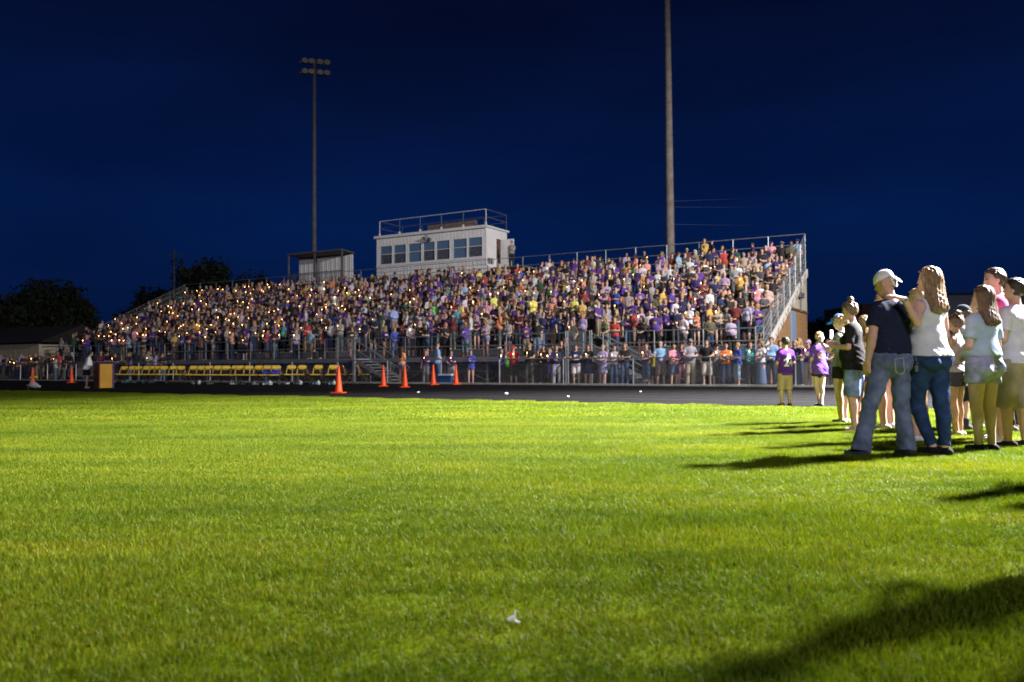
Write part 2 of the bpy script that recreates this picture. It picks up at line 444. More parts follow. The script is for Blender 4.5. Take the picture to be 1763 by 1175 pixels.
# end guards: sloped rails with posts and mesh
def end_guard(a, right):
    z0f, z0b = DECK + .1, row_z(NROW) + .05
    for h in (1.25, .98, .72, .46, .2):
        pts = [W(a, FR, DECK + h - .15), W(a, B0 - .2, DECK + h - .1), W(a, BR, z0b + h + (ZR - z0b - 1.25) * (h / 1.25))]
        MB().path(pts, .022).build('end_rail', M_alu, ST)
    for i in range(9):
        b = FR + (BR - FR) * i / 8; zb = DECK if b < B0 else DECK + (b - B0) / (BR - B0) * (z0b - DECK)
        zt = DECK + 1.1 if b < B0 else DECK + 1.15 + (b - B0) / (BR - B0) * (ZR - DECK - 1.15)
        MB().sbar((a, b, zb - .3), (a, b, zt), .028).build('end_post', M_alu, ST)
    mb = MB()
    for i in range(110):
        b = B0 + (BR - B0) * i / 109; zb = DECK + (b - B0) / (BR - B0) * (z0b - DECK); zt = DECK + 1.1 + (b - B0) / (BR - B0) * (ZR - DECK - 1.15)
        mb.sbar((a + .01, b, zb), (a + .01, b, zt), .0025, 3)
    mb.build('end_mesh', M_wire, ST)
    MB().prism([W(a - .1, B0 - .6, DECK + .02), W(a - .1, BR + .1, z0b + .12), W(a - .1, BR + .1, z0b - .26), W(a - .1, B0 - .6, DECK - .36)], tuple(np.array(W(.09, 0, 0)) - np.array(W(0, 0, 0)))).build('end_stringer', mat('pale_stringer', (.62, .60, .54), .5, .1, 2), ST)
    if right:
        mb = MB()
        for i in range(8):
            b = B0 + .6 + i * 1.15; z = DECK + (b - B0) / (BR - B0) * (z0b - DECK)
            mb.path([W(a - .13, b, z + .15), W(a - .16, b + .35, z - .05), W(a - .16, b + .5, z + .25), W(a - .13, b + .8, z + .45)], .014, 4)
        mb.build('cable_loops', M_beam, ST)
end_guard(aR, True); end_guard(aL, False)
print('stand built', round(time.time() - T0, 1))

# end wall of the rooms under the stand
M_brick = bpy.data.materials.new('tan_brick'); nt_, nn, lk, P = nodes_of(M_brick); MATS['tan_brick'] = M_brick
geo = nn.new('ShaderNodeNewGeometry'); spx = nn.new('ShaderNodeSeparateXYZ'); lk.new(geo.outputs['Position'], spx.inputs[0])
cb = nn.new('ShaderNodeCombineXYZ'); md_ = nn.new('ShaderNodeMath'); md_.operation = 'DIVIDE'; md_.inputs[1].default_value = float(V[1])
lk.new(spx.outputs['Y'], md_.inputs[0]); lk.new(md_.outputs[0], cb.inputs['X']); lk.new(spx.outputs['Z'], cb.inputs['Y'])
bt = nn.new('ShaderNodeTexBrick'); lk.new(cb.outputs[0], bt.inputs['Vector']); bt.inputs['Scale'].default_value = 1
bt.inputs['Brick Width'].default_value = .40; bt.inputs['Row Height'].default_value = .20; bt.inputs['Mortar Size'].default_value = .012
bt.inputs['Color1'].default_value = (.30, .165, .07, 1); bt.inputs['Color2'].default_value = (.25, .135, .055, 1); bt.inputs['Mortar'].default_value = (.20, .13, .07, 1)
lk.new(bt.outputs[0], P.inputs['Base Color']); P.inputs['Roughness'].default_value = .85
M_beige = mat('beige_siding', (.42, .38, .30), .7, .10, 1.5)
aW = aR - .02
cw = W(aW, 9.0)
EW = empty('end_wall', (cw[0], cw[1], 0)); tag(EW, 'tan wall with beige upper siding closing the right end of the grandstand', 'wall')
bw = BR + .15
def wz(b): return DECK - .3 + (b - B0) / (BR - B0) * (row_z(NROW) - DECK)
bs = B0 + (3.45 - DECK + .3) / (row_z(NROW) - DECK) * (BR - B0)
off = tuple(np.array(W(.15, 0, 0)) - np.array(W(0, 0, 0)))
MB().prism([W(aW, B0, 0), W(aW, bw, 0), W(aW, bw, 3.42), W(aW, bs, 3.42), W(aW, B0, wz(B0))], off).build('brick_wall', M_brick, EW)
MB().prism([W(aW, bs, 3.48), W(aW, bw, 3.48), W(aW, bw, wz(bw) - .05)], off).build('upper_siding', M_beige, EW)
MB().sbox(aW - .05, aW - .004, bs - .05, bw, 3.40, 3.50).build('trim_band', mat('brown_trim', (.13, .08, .05), .6), EW)
b1, b2 = B_at(1361.5, aW, 2), B_at(1369, aW, 2)
MB().sbox(aW - .06, aW - .004, b1, b2, .9, 3.3).build('window_strip', mat('pale_glass', (.22, .33, .48), .25, .1), EW)
MB().sbar((aW - .08, B_at(1376, aW, 4), 3.4), (aW - .08, B_at(1376, aW, 4), 5.4), .035).build('dark_bar', M_beam, EW)  # dark upright bar on the upper siding, small dark box next
MB().sbox(aW - .15, aW - .02, B_at(1374, aW, 4), B_at(1380, aW, 4), 4.1, 4.35).build('dark_box', M_beam, EW)
MB().sbox(aW + .14, aW + .3, bw, bw + .12, 0, wz(bw)).build('corner_trim', M_beige, EW)
MB().sbox(aW + .2, aW + 9, bw - .05, bw + .05, 0, 3.2).build('rear_wall', M_brick, EW)

# ------------------------------------------------------------------ press box
PB = BT + .55
pa0 = A_at(837.5, PB, 8.0); pa1 = A_at(648.5, PB, 8.0)
zr = Z_at(388, pa0, PB); pb1 = B_at(873, pa0, 8.0)
print('press', pa0, pa1, 'roof', zr, 'back b', pb1, 'left y', proj(W(pa1, PB, zr)))
M_white = mat('white_metal_siding', (.74, .75, .74), .45, .06, 1.2)
M_trim = mat('white_trim', (.70, .71, .70), .5, .05, 2)
cp = W((pa0 + pa1) / 2, PB)
PX = empty('press_box', (cp[0], cp[1], 0)); tag(PX, 'white metal press box with seven windows and a railed roof on top of the grandstand', 'press box')
zf = 4.8; zw0 = zr - 2.0; zw1 = zr - .74
M_glass = bpy.data.materials.new('sky_reflection_glass'); nt_, nn, lk, P = nodes_of(M_glass)
P.inputs['Base Color'].default_value = (.10, .18, .29, 1); P.inputs['Roughness'].default_value = .08; P.inputs['Specular IOR Level'].default_value = 1.0  # sky reflection painted into the blue base colour of the panes
MATS['sky_reflection_glass'] = M_glass
M_glass2 = mat('lower_window_glass', (.085, .095, .115), .08, .35, 4, spec=.9)
L = pa1 - pa0
wl = [(p0 - 680) / 752 for p0 in (703, 797, 898, 998, 1088, 1202, 1307)]; wr = [(p0 - 680) / 752 for p0 in (787, 882, 988, 1080, 1182, 1300, 1405)]
# image fractions -> along the wall with perspective
def afrac(t): return A_at(648.5 + t * 189, PB, 8.0)
edges = [(afrac(r_), afrac(l_)) for l_, r_ in zip(wl, wr)]
# corrugated wall pieces: ribs as geometry joined with each band
def corr(mb, a0, a1, z0, z1, b=PB):
    mb.sbox(a0, a1, b, b + .06, z0, z1)
    k = math.ceil(a0 / .30) * .30
    while k < a1 - .05: mb.sbox(k, k + .035, b - .013, b - .002, z0 + .01, z1 - .01); k += .30
corr_top = MB(); corr(corr_top, pa0, pa1, zw1 + .05, zr - .12); corr_top.build('front_wall_upper', M_white, PX)
corr_low = MB(); corr(corr_low, pa0, pa1, zf, zw0 - .05); corr_low.build('front_wall_lower', M_white, PX)
prev = pa0
for (e0, e1) in sorted(edges) + [(pa1, pa1)]:
    if e0 - prev > .02: MB().sbox(prev, e0, PB + .002, PB + .05, zw0 - .05, zw1 + .05).build('wall_pier', M_white, PX)
    prev = e1
wi = 0
M_dark = mat('dark_interior', (.035, .03, .028), .8)
for (e0, e1) in sorted(edges):
    wi += 1
    mb = MB()
    mb.sbox(e0, e1, PB - .01, PB + .04, zw0 - .05, zw0).sbox(e0, e1, PB - .01, PB + .04, zw1, zw1 + .05)
    mb.sbox(e0, e0 + .025, PB - .01, PB + .04, zw0, zw1).sbox(e1 - .025, e1, PB - .01, PB + .04, zw0, zw1)
    mb.sbox(e0 + .05, e1 - .05, PB, PB + .04, (zw0 + zw1) / 2 - .02 + .06, (zw0 + zw1) / 2 + .02 + .06)
    fr = mb.build('window', M_trim, PX)
    MB().sbox(e0 + .02, e1 - .02, PB + .055, PB + .065, (zw0 + zw1) / 2 + .06, zw1).build('pane', M_glass, fr)
    MB().sbox(e0 + .02, e1 - .02, PB + .070, PB + .080, zw0, (zw0 + zw1) / 2 + .06).build('pane', M_glass if wi in (2, 5) else M_glass2, fr)
MB().sbox(pa0, pa1, PB - .05, PB, zw0 - .17, zw0 - .06).build('window_sill', M_trim, PX)
MB().sbox(pa0, pa1, PB + .1, PB + .9, zw0 - .5, zw0 - .1).build('counter', M_dark, PX)
# side wall with door opening
dB0, dB1 = B_at(855, pa0, 7), B_at(863.5, pa0, 7); dz1 = Z_at(411, pa0, dB0)
mb = MB()
mb.sbox(pa0, pa0 + .06, PB + .06, dB0, zf, zr - .12).sbox(pa0, pa0 + .06, dB1, pb1, zf, zr - .12).sbox(pa0 + .001, pa0 + .06, dB0, dB1, dz1, zr - .12)
k = PB + .15
while k < pb1 - .05:
    if not (dB0 - .06 < k < dB1 + .02): mb.sbox(pa0 - .022, pa0 - .002, k, k + .035, zf, zr - .13)
    k += .30
mb.build('side_wall', M_white, PX)
MB().sbox(pa1 - .06, pa1, PB + .06, pb1, zf, zr - .12).sbox(pa0 + .06, pa1 - .06, pb1 - .06, pb1, zf, zr - .12).build('rear_walls', M_white, PX)
MB().sbox(pa0 + .08, pa0 + .12, dB0 - .1, dB1 + .1, zf, dz1).build('doorway_shade_sheet', mat('doorway_shade', (.10, .06, .045), .8), PX)  # dark sheet standing in for the shade inside the doorway
dr = MB().sbox(pa0 - .95, pa0 - .03, dB1 + .02, dB1 + .07, dz1 - 2.05, dz1).build('door', M_trim, PX)
MB().sbox(pa0 - .85, pa0 - .80, dB1 - .02, dB1 + .015, dz1 - 1.1, dz1 - 1.0).build('handle', M_beam, dr)
MB().sbox(pa0 - .12, pa1 + .12, PB - .12, pb1 + .12, zr - .12, zr).build('roof', M_trim, PX)
MB().sbox(pa0 - .14, pa1 + .14, PB - .145, PB - .125, zr - .16, zr + .02).build('fascia', M_trim, PX)
MB().sbox(pa0 - 2.6, pa0 - .02, PB + .1, pb1 + .1, dz1 - 2.15, dz1 - 2.08).build('side_landing', M_alu2, PX)
# roof rail
zrr = Z_at(360, pa0, PB)
for i in range(6):
    a = pa0 + .03 + (pa1 - pa0 - .3) * i / 5
    MB().sbar((a, PB + .02, zr), (a, PB + .02, zrr), .028).build('roof_post', M_trim if i in (0, 5) else M_beam, PX)
    MB().sbox(a - .05, a + .05, PB - .04, PB + .05, zr, zr + .2).build('post_bracket', M_trim, PX)
for b in (pb1 - .03,):
    for i in range(6):
        a = pa0 + .03 + (pa1 - pa0 - .3) * i / 5
        MB().sbar((a, b, zr), (a, b, zrr), .022).build('roof_post', M_beam, PX)
MB().sbar((pa0, PB + .02, zrr), (pa1 - .27, PB + .02, zrr), .024).build('roof_rail', M_trim, PX)
MB().sbar((pa0, PB + .02, zrr - .5), (pa1 - .27, PB + .02, zrr - .5), .014).build('roof_rail', M_beam, PX)
for z in (zrr, zrr - .5):
    MB().sbar((pa0, PB, z), (pa0, pb1, z), .02).sbar((pa0, pb1, z), (pa1 - .27, pb1, z), .018).sbar((pa1 - .27, pb1, z), (pa1 - .27, PB, z), .018).build('roof_rail', M_alu, PX)
M_wood = mat('weathered_wood', (.17, .125, .10), .8, .35, 6)
wb = MB(); 
wroot = empty('wooden_bench', W(A_at(780, PB + 1.2, zr), PB + 1.2, zr)); tag(wroot, 'long brown weathered wood panel standing behind the press box roof railing', 'bench')
for i in range(3):
    for (q0, q1) in ((736, 778), (779, 821)):
        MB().sbox(A_at(q1, PB + 1.2, zr), A_at(q0, PB + 1.2, zr), PB + 1.2, PB + 1.25, zr + .08 + i * .2, zr + .26 + i * .2).build('plank', M_wood, wroot)
for q in (740, 778, 817):
    MB().sbox(A_at(q, PB + 1.25, zr) - .04, A_at(q, PB + 1.25, zr) + .04, PB + 1.255, PB + 1.33, zr, zr + .7).build('leg', M_wood, wroot)
# small loudspeaker bracket on the roof edge
al = A_at(737, PB, zr)
sp = empty('loudspeaker', W(al, PB - .1, zr - .5)); tag(sp, 'dark horn loudspeaker mounted on the front of the press box above the windows', 'loudspeaker')
MB().sbox(al - .34, al - .06, PB - .3, PB - .1, zr - .68, zr - .5).build('cabinet', M_beam, sp)
MB().sbar((al, PB - .06, zr - .2), (al, PB - .25, zr - .35), .02).sbar((al, PB - .25, zr - .35), (al - .25, PB - .2, zr - .5), .02).build('bracket', M_beam, sp)
MB().lathe([(.05, 0), (.15, .12)], 10, W(al + .15, PB - .25, zr - .55)).build('horn', M_beam, sp)

# ------------------------------------------------------------------ camera shelter left of the press box
SB = BT + .5
sa0 = A_at(607, SB + 1.2, 8); sa1 = A_at(515, SB + 1.2, 8)
sf0 = A_at(588, SB - .1, 8); sf1 = A_at(496, SB - .1, 8)
zs = Z_at(431, sf0, SB); 
cs_ = W(sf0, SB)
SH = empty('shelter', (cs_[0], cs_[1], 0)); tag(SH, 'open fronted shelter with dark flat roof and white panel back, left of the press box', 'shelter')
MB().sbox(sa0, sa1, SB + 1.2, SB + 1.28, 5.0, zs - .15).build('back_wall', M_white, SH)
k = sa0 + .2
mb = MB()
while k < sa1: mb.sbox(k, k + .04, SB + 1.17, SB + 1.198, 5.0, zs - .18); k += .45
mb.build('panel_rib', M_trim, SH)
MB().quadbox([W(sf0 - .1, SB - .2, zs), W(sf1 + .1, SB - .2, zs), W(sf1 + .1, SB + 1.4, zs - .12), W(sf0 - .1, SB + 1.4, zs - .12), W(sf0 - .1, SB - .2, zs + .07), W(sf1 + .1, SB - .2, zs + .07), W(sf1 + .1, SB + 1.4, zs - .05), W(sf0 - .1, SB + 1.4, zs - .05)]).build('roof', mat('brown_roof_edge', (.13, .12, .10), .8, .3), SH)
for a in (sf0, (sf0 + sf1) / 2, sf1): MB().sbox(a - .05, a + .05, SB - .1, SB, 5.4, zs).build('post', M_beam, SH)
zq = Z_at(466, sf0, SB)
for z in (zq, zq - .9): MB().sbar((sf0, SB - .08, z), (sf1, SB - .08, z), .03).build('rail', M_beam, SH)
for i in range(26):
    a = sf0 + (sf1 - sf0) * (i + .5) / 26; MB().sbox(a - .018, a + .018, SB - .1, SB - .07, zq - .9, zq).build('picket', M_beam, SH)

# ------------------------------------------------------------------ light poles
M_pole = mat('weathered_pole', (.16, .14, .12), .85, .25, 3)
M_pole2 = mat('dark_pole', (.10, .10, .10), .8, .2, 3)
M_lamp = mat('lamp_glass_off', (.20, .20, .17), .3, .2, 3)
def light_pole(px, b, ptop, r0, r1, mat_, rows=True, label='', pos=None, height=None, aim=None, lampmat=None):
    if pos is None:
        a = A_at(px, b, 8.0); p = W(a, b); h = Z_at(ptop, a, b)
    else: p = pos; h = height
    root = empty('light_pole', (p[0], p[1], 0)); tag(root, label, 'light pole')
    MB().lathe([(r0, 0), (r0 * .97, 1), ((r0 + r1) / 2, h / 2), (r1, h)], 14).build('pole', mat_, root, world=False, smooth=True)
    if rows:
        d = -np.array([p[0], p[1]]) if aim is None else np.array(aim) - np.array(p[:2])
        rz = math.atan2(d[1], d[0]) - math.pi / 2
        for j, zz in enumerate((h - .3, h - 1.15)):
            fr = link('crossarm', MB().box(-1.15, 1.15, -.06, .06, zz - .05, zz + .05).mesh('crossarm', mat_), root, rz=rz)
            for i, xx in enumerate((-1.0, -.45, .2, .72)):
                lm = MB().lathe([(.14, -.26), (.20, -.1), (.27, .04), (.28, .07)], 12)
                lv = Matrix.Rotation(R(-68), 4, 'X')
                lm.v = [tuple(Vector((xx, .12, zz + .1)) + (lv @ Vector(q))) for q in lm.v]
                lo = link('lamp_head', lm.mesh('lamp_head', mat_, True), fr)
                gm = MB().lathe([(.245, 0), (.245, .012)], 12)
                gm.v = [tuple(Vector((xx, .12, zz + .1)) + (lv @ Vector((q[0], q[1], q[2] + .072)))) for q in gm.v]
                link('lamp_lens', gm.mesh('lamp_lens', lampmat or M_lamp), fr)
    return root
light_pole(541, BT + 3.5, 103, .21, .13, M_pole2, label='tall dark light pole with eight unlit lamps behind the shelter')
light_pole(1154, BT + 1.6, -330, .30, .10, M_pole, label='thick weathered light pole behind the grandstand, its top cut off by the frame')
M_lit = emis('lit_lens', (1.0, .97, .9), 12)
light_pole(0, 0, 0, .25, .14, M_pole2, pos=(24.3, 16.7), height=18.2, aim=(8, 12), lampmat=M_lit, label='lit floodlight pole outside the right edge that lights the grass')
light_pole(0, 0, 0, .25, .14, M_pole2, pos=(4.1, -49.6), height=24.8, aim=(0, 18), lampmat=M_lit, label='added pole far behind the camera, unseen, for the fill lamp facing the grandstand')  # unseen pole added to carry the fill lamp
for i, (lp, aim, cone_, pw, rad, lc) in enumerate(LAMPS):
    ld = bpy.data.lights.new('flood_or_fill_lamp', 'SPOT'); ld.energy = pw; ld.shadow_soft_size = rad; ld.color = lc; ld.spot_size = R(cone_); ld.spot_blend = 1.0
    lo = bpy.data.objects.new('flood_or_fill_lamp', ld); lo.location = lp; COL.objects.link(lo)
    lo.rotation_euler = (Vector(aim) - Vector(lp)).to_track_quat('-Z', 'Y').to_euler()
# wires
def cable(p, q, sag, label):
    pts = []
    for i in range(17):
        t = i / 16; c = np.array(p) * (1 - t) + np.array(q) * t; c[2] -= sag * 4 * t * (1 - t); pts.append(c)
    o = MB().path(pts, .007, 3).build('power_line', mat('cable', (.12, .13, .15), .6)); tag(o, label, 'cable', group='power lines from the thick pole')
pp = W(A_at(1153, BT + 1.6, 8), BT + 1.6)
aq = A_at(900, 40, 6)
for i, (z0, z1, lab) in enumerate(((14.0, 9.5, 'upper'), (12.4, 8.2, 'middle'), (10.6, 7.0, 'lower'))):
    e = W(A_at(905, 34, 6), 34)
    cable((pp[0], pp[1], z0 - 3), (e[0], e[1], z1 + 1), 1.0, f'{lab} of the thin wires running left from the thick pole into the sky')
for i, (y0, y1, lab) in enumerate(((345, 285, 'topmost'), (355, 318, 'second'), (385, 355, 'lowest'))):
    e = np.array(W(A_at(1760, 2, 5), 2)); ee = (95.0, 148.0, CAM_H + (622 - y1) / FPX * 148)
    cable((pp[0], pp[1], CAM_H + (623 - y0) / FPX * pp[1]), ee, 1.2, f'{lab} of the thin wires running right from the thick pole')

# ------------------------------------------------------------------ chain link fence
aF0, aF1 = A_at(1500, 0, .5) - 1.5, A_at(-90, 0, .5)
cf = W((aF0 + aF1) / 2, 0)
FE = empty('fence', (cf[0], cf[1], 0)); tag(FE, 'low chain link fence with a steel top rail along the track', 'fence')
a = A_at(860, 0, .5) - 3.05 * 12
ps = []
while a < aF1:
    if a > aF0: ps.append(a)
    a += 3.05
for a in ps: MB().sbar((a, 0, 0), (a, 0, 1.09), .033, 8).build('fence_post', M_alu, FE)
for a, a2 in zip(ps[:-1], ps[1:]):
    MB().sbar((a, 0, 1.10), (a2, 0, 1.10), .024).build('top_rail', M_alu, FE)
    wire_panel('chain_link', a + .03, a2 - .03, .03, .06, 1.08, FE, .078, .0019)
print('props', round(time.time() - T0, 1))
# ------------------------------------------------------------------ figures: implicit surfaces turned into meshes
def V3(*a): return np.array(a, float)
class Grid:
    def __init__(s, lo, hi, h):
        s.lo = np.array(lo, float); s.h = h
        s.n = np.ceil((np.array(hi) - s.lo) / h).astype(int) + 1
        s.ax = [(s.lo[i] + h * np.arange(s.n[i])).astype(np.float32) for i in range(3)]
        s.D = np.full(s.n, 1.0, np.float32)
    def sub(s, lo, hi):
        i0 = np.clip(((np.array(lo) - s.lo) / s.h).astype(int), 0, s.n - 1); i1 = np.clip(np.ceil((np.array(hi) - s.lo) / s.h).astype(int) + 1, 1, s.n)
        i1 = np.maximum(i1, i0 + 1)
        sl = tuple(slice(a, b) for a, b in zip(i0, i1))
        return sl, s.ax[0][sl[0]][:, None, None], s.ax[1][sl[1]][None, :, None], s.ax[2][sl[2]][None, None, :]
    def put(s, sl, d, k):
        e = s.D[sl]
        if k > 0:
            hh = np.maximum(k - np.abs(e - d), 0) / k
            s.D[sl] = np.minimum(e, d) - hh * hh * k * .25
        else: s.D[sl] = np.minimum(e, d)
    def cap(s, a, b, ra, rb, sy=1.0, k=.02, flat=False, rot=None, flat0=False, sx=1.0):
        a = V3(*a); b = V3(*b); m = max(ra, rb) * max(1, sy, sx) + 2 * k + s.h * 1.5
        if rot is not None: A, B = rot(a), rot(b)
        else: A, B = a, b
        sl, X, Y, Z = s.sub(np.minimum(A, B) - m, np.maximum(A, B) + m)
        if rot is not None: X, Y, Z = rot.inv(X, Y, Z)
        d = b - a; L2 = float(d @ d) + 1e-9
        tt = ((X - a[0]) * d[0] + (Y - a[1]) * d[1] + (Z - a[2]) * d[2]) / L2
        t = np.clip(tt, 0, 1)
        dist = np.sqrt(((X - a[0] - t * d[0]) / sx) ** 2 + ((Y - a[1] - t * d[1]) / sy) ** 2 + (Z - a[2] - t * d[2]) ** 2) - (ra + t * (rb - ra))
        dist = dist * min(1, sy, sx)
        if flat: dist = np.maximum(dist, (tt - 1) * math.sqrt(L2))
        if flat0: dist = np.maximum(dist, -tt * math.sqrt(L2))
        s.put(sl, dist, k)
    def ell(s, c, r, k=.02, rot=None, cut=None):
        c = V3(*c); r = V3(*r); m = max(r) + 2 * k + s.h * 1.5
        C = rot(c) if rot is not None else c
        sl, X, Y, Z = s.sub(C - m, C + m)
        if rot is not None: X, Y, Z = rot.inv(X, Y, Z)
        d = (np.sqrt(((X - c[0]) / r[0]) ** 2 + ((Y - c[1]) / r[1]) ** 2 + ((Z - c[2]) / r[2]) ** 2) - 1) * min(r)
        if cut is not None: d = np.maximum(d, cut(X, Y, Z))
        s.put(sl, d, k)
    def below(s, z): s.D = np.maximum(s.D, s.ax[2][None, None, :] - z)
    def above(s, z): s.D = np.maximum(s.D, z - s.ax[2][None, None, :])
    def wrinkle(s, amp, seed, f=1.0):
        i = np.nonzero(np.abs(s.D) < .045)
        x, y, z = (s.ax[j][i[j]] for j in range(3)); r = random.Random(seed); q = [r.uniform(0, 6.28) for _ in range(6)]
        n = np.sin(f * (22 * x + 31 * z + 6 * np.sin(9 * y + q[0])) + q[1]) * np.sin(f * (19 * y - 17 * z) + q[2]) + .6 * np.sin(f * (47 * z + 23 * x - 20 * y) + q[3] + 2 * np.sin(11 * x + q[4]))
        m_ = 1 - np.abs(np.sin(f * (13 * x + 21 * z + 4 * np.sin(7 * z + 9 * x + q[5])) + q[0])) ** .6
        s.D[i] += (amp * (.55 * n - 1.1 * m_ + .4)).astype(np.float32)
    def strands(s, amp, fr=150):
        i = np.nonzero(np.abs(s.D) < .03)
        x, y, z = (s.ax[j][i[j]] for j in range(3))
        s.D[i] += amp * (np.sin(fr * x + 3 * np.sin(6 * z)) * .6 + np.sin(fr * .8 * y + 4 * np.sin(5 * z)) * .6).astype(np.float32)
CORN = [(0, 0, 0), (1, 0, 0), (0, 1, 0), (1, 1, 0), (0, 0, 1), (1, 0, 1), (0, 1, 1), (1, 1, 1)]
EDG = [(0, 1), (2, 3), (4, 5), (6, 7), (0, 2), (1, 3), (4, 6), (5, 7), (0, 4), (1, 5), (2, 6), (3, 7)]
def surface_nets(D, lo, h):
    s = D < 0; s[0] = s[-1] = False; s[:, 0] = s[:, -1] = False; s[:, :, 0] = s[:, :, -1] = False
    D = np.where(s, D, np.maximum(D, 1e-4))
    nx, ny, nz = D.shape
    cnt = np.zeros((nx - 1, ny - 1, nz - 1), np.int8)
    for c in CORN: cnt += s[c[0]:nx - 1 + c[0], c[1]:ny - 1 + c[1], c[2]:nz - 1 + c[2]]
    act = (cnt > 0) & (cnt < 8); ii = np.argwhere(act); n = len(ii)
    idx = np.full(act.shape, -1, np.int32); idx[act] = np.arange(n)
    vals = [D[ii[:, 0] + c[0], ii[:, 1] + c[1], ii[:, 2] + c[2]] for c in CORN]
    acc = np.zeros((n, 3)); num = np.zeros(n)
    for e0, e1 in EDG:
        v0, v1 = vals[e0], vals[e1]; m = (v0 < 0) != (v1 < 0); t = np.where(m, v0 / np.where(m, v0 - v1, 1), 0)
        p = np.array(CORN[e0]) + t[:, None] * (np.array(CORN[e1]) - np.array(CORN[e0])); acc[m] += p[m]; num[m] += 1
    verts = (acc / num[:, None] + ii) * h + lo
    F = []
    for ax in range(3):
        a1, a2 = (ax + 1) % 3, (ax + 2) % 3
        s0 = np.take(s, range(0, s.shape[ax] - 1), ax); s1 = np.take(s, range(1, s.shape[ax]), ax)
        e = np.argwhere(s0 != s1); e = e[(e[:, a1] > 0) & (e[:, a2] > 0)]
        if not len(e): continue
        d1 = np.zeros(3, int); d1[a1] = 1; d2 = np.zeros(3, int); d2[a2] = 1
        q = [idx[tuple((e - o).T)] for o in (d1 + d2, d2, 0 * d1, d1)]
        q = np.stack(q, 1); ins = s0[tuple(e.T)]
        q[~ins] = q[~ins][:, ::-1]; F.append(q)
    return verts, np.concatenate(F)
class Rot:
    def __init__(s, piv, yaw, pitch, roll=0, shift=(0, 0, 0)):
        s.M = np.array(Matrix.Rotation(yaw, 3, 'Z') @ Matrix.Rotation(roll, 3, 'Y') @ Matrix.Rotation(pitch, 3, 'X')); s.p = V3(*piv); s.s = V3(*shift)
    def __call__(s, v): return s.M @ (v - s.p) + s.p + s.s
    def inv(s, X, Y, Z):
        x, y, z = X - s.p[0] - s.s[0], Y - s.p[1] - s.s[1], Z - s.p[2] - s.s[2]; M = s.M.T
        return (M[0, 0] * x + M[0, 1] * y + M[0, 2] * z + s.p[0], M[1, 0] * x + M[1, 1] * y + M[1, 2] * z + s.p[1], M[2, 0] * x + M[2, 1] * y + M[2, 2] * z + s.p[2])
ARMS = {  # elbow, wrist, hand tip for the right arm (x>0), standing 1.75 m tall, facing +y
 'down': ((.235, -.02, 1.13), (.245, .045, .885), (.235, .075, .74)),
 'candle': ((.215, .03, 1.145), (.075, .25, 1.165), (.02, .30, 1.235)),
 'low': ((.225, -.01, 1.13), (.09, .20, 1.02), (.02, .26, 1.0)),
 'rail': ((.25, .13, 1.17), (.10, .34, 1.10), (-.02, .38, 1.09)),
 'fold': ((.235, .05, 1.15), (-.02, .20, 1.17), (-.10, .16, 1.2)),
 'pocket': ((.27, -.05, 1.12), (.21, .06, .93), (.16, .08, .86)),
 'phone': ((.22, .12, 1.17), (.12, .30, 1.33), (.09, .33, 1.41)),
 'back': ((.23, -.12, 1.14), (.06, -.18, .97), (-.02, -.17, .93)),
 'cross': ((.21, .10, 1.16), (-.05, .22, 1.25), (-.12, .22, 1.30))}
def add_hand(g, wr, tip, normal, curl=.5, det=True, side=1):
    wr = V3(*wr); tip = V3(*tip); d = tip - wr; Ln = np.linalg.norm(d); d /= Ln
    n = V3(*normal); n -= d * (n @ d); n /= np.linalg.norm(n); sd = np.cross(d, n) * side
    if not det:
        g.cap(wr, wr + d * .08, .027, .034, k=.012); g.cap(wr + d * .08, tip, .032, .02, k=.012); return
    Lt = [.072, .080, .076, .060]; offs = [.030, .010, -.010, -.028]
    for o in offs: g.cap(wr + d * .005 + sd * o * .55, wr + d * .085 + sd * o, .018, .0135, k=.012)
    for o, Lf in zip(offs, Lt):
        p0 = wr + d * .085 + sd * o; d1 = d * math.cos(curl * .6) + n * math.sin(curl * .6); d2 = d * math.cos(curl * 1.5) + n * math.sin(curl * 1.5)
        p1 = p0 + d1 * Lf * .5; p2 = p1 + d2 * Lf * .5
        g.cap(p0, p1, .0098, .0090, k=.003); g.cap(p1, p2, .0090, .0075, k=.003)
    t0 = wr + d * .025 + sd * .028; t1 = t0 + (d * .6 + sd * .6 + n * .35) * .042; t2 = t1 + (d * .85 + sd * .1 + n * .4) * .034
    g.cap(t0, t1, .016, .0115, k=.008); g.cap(t1, t2, .0112, .009, k=.004)
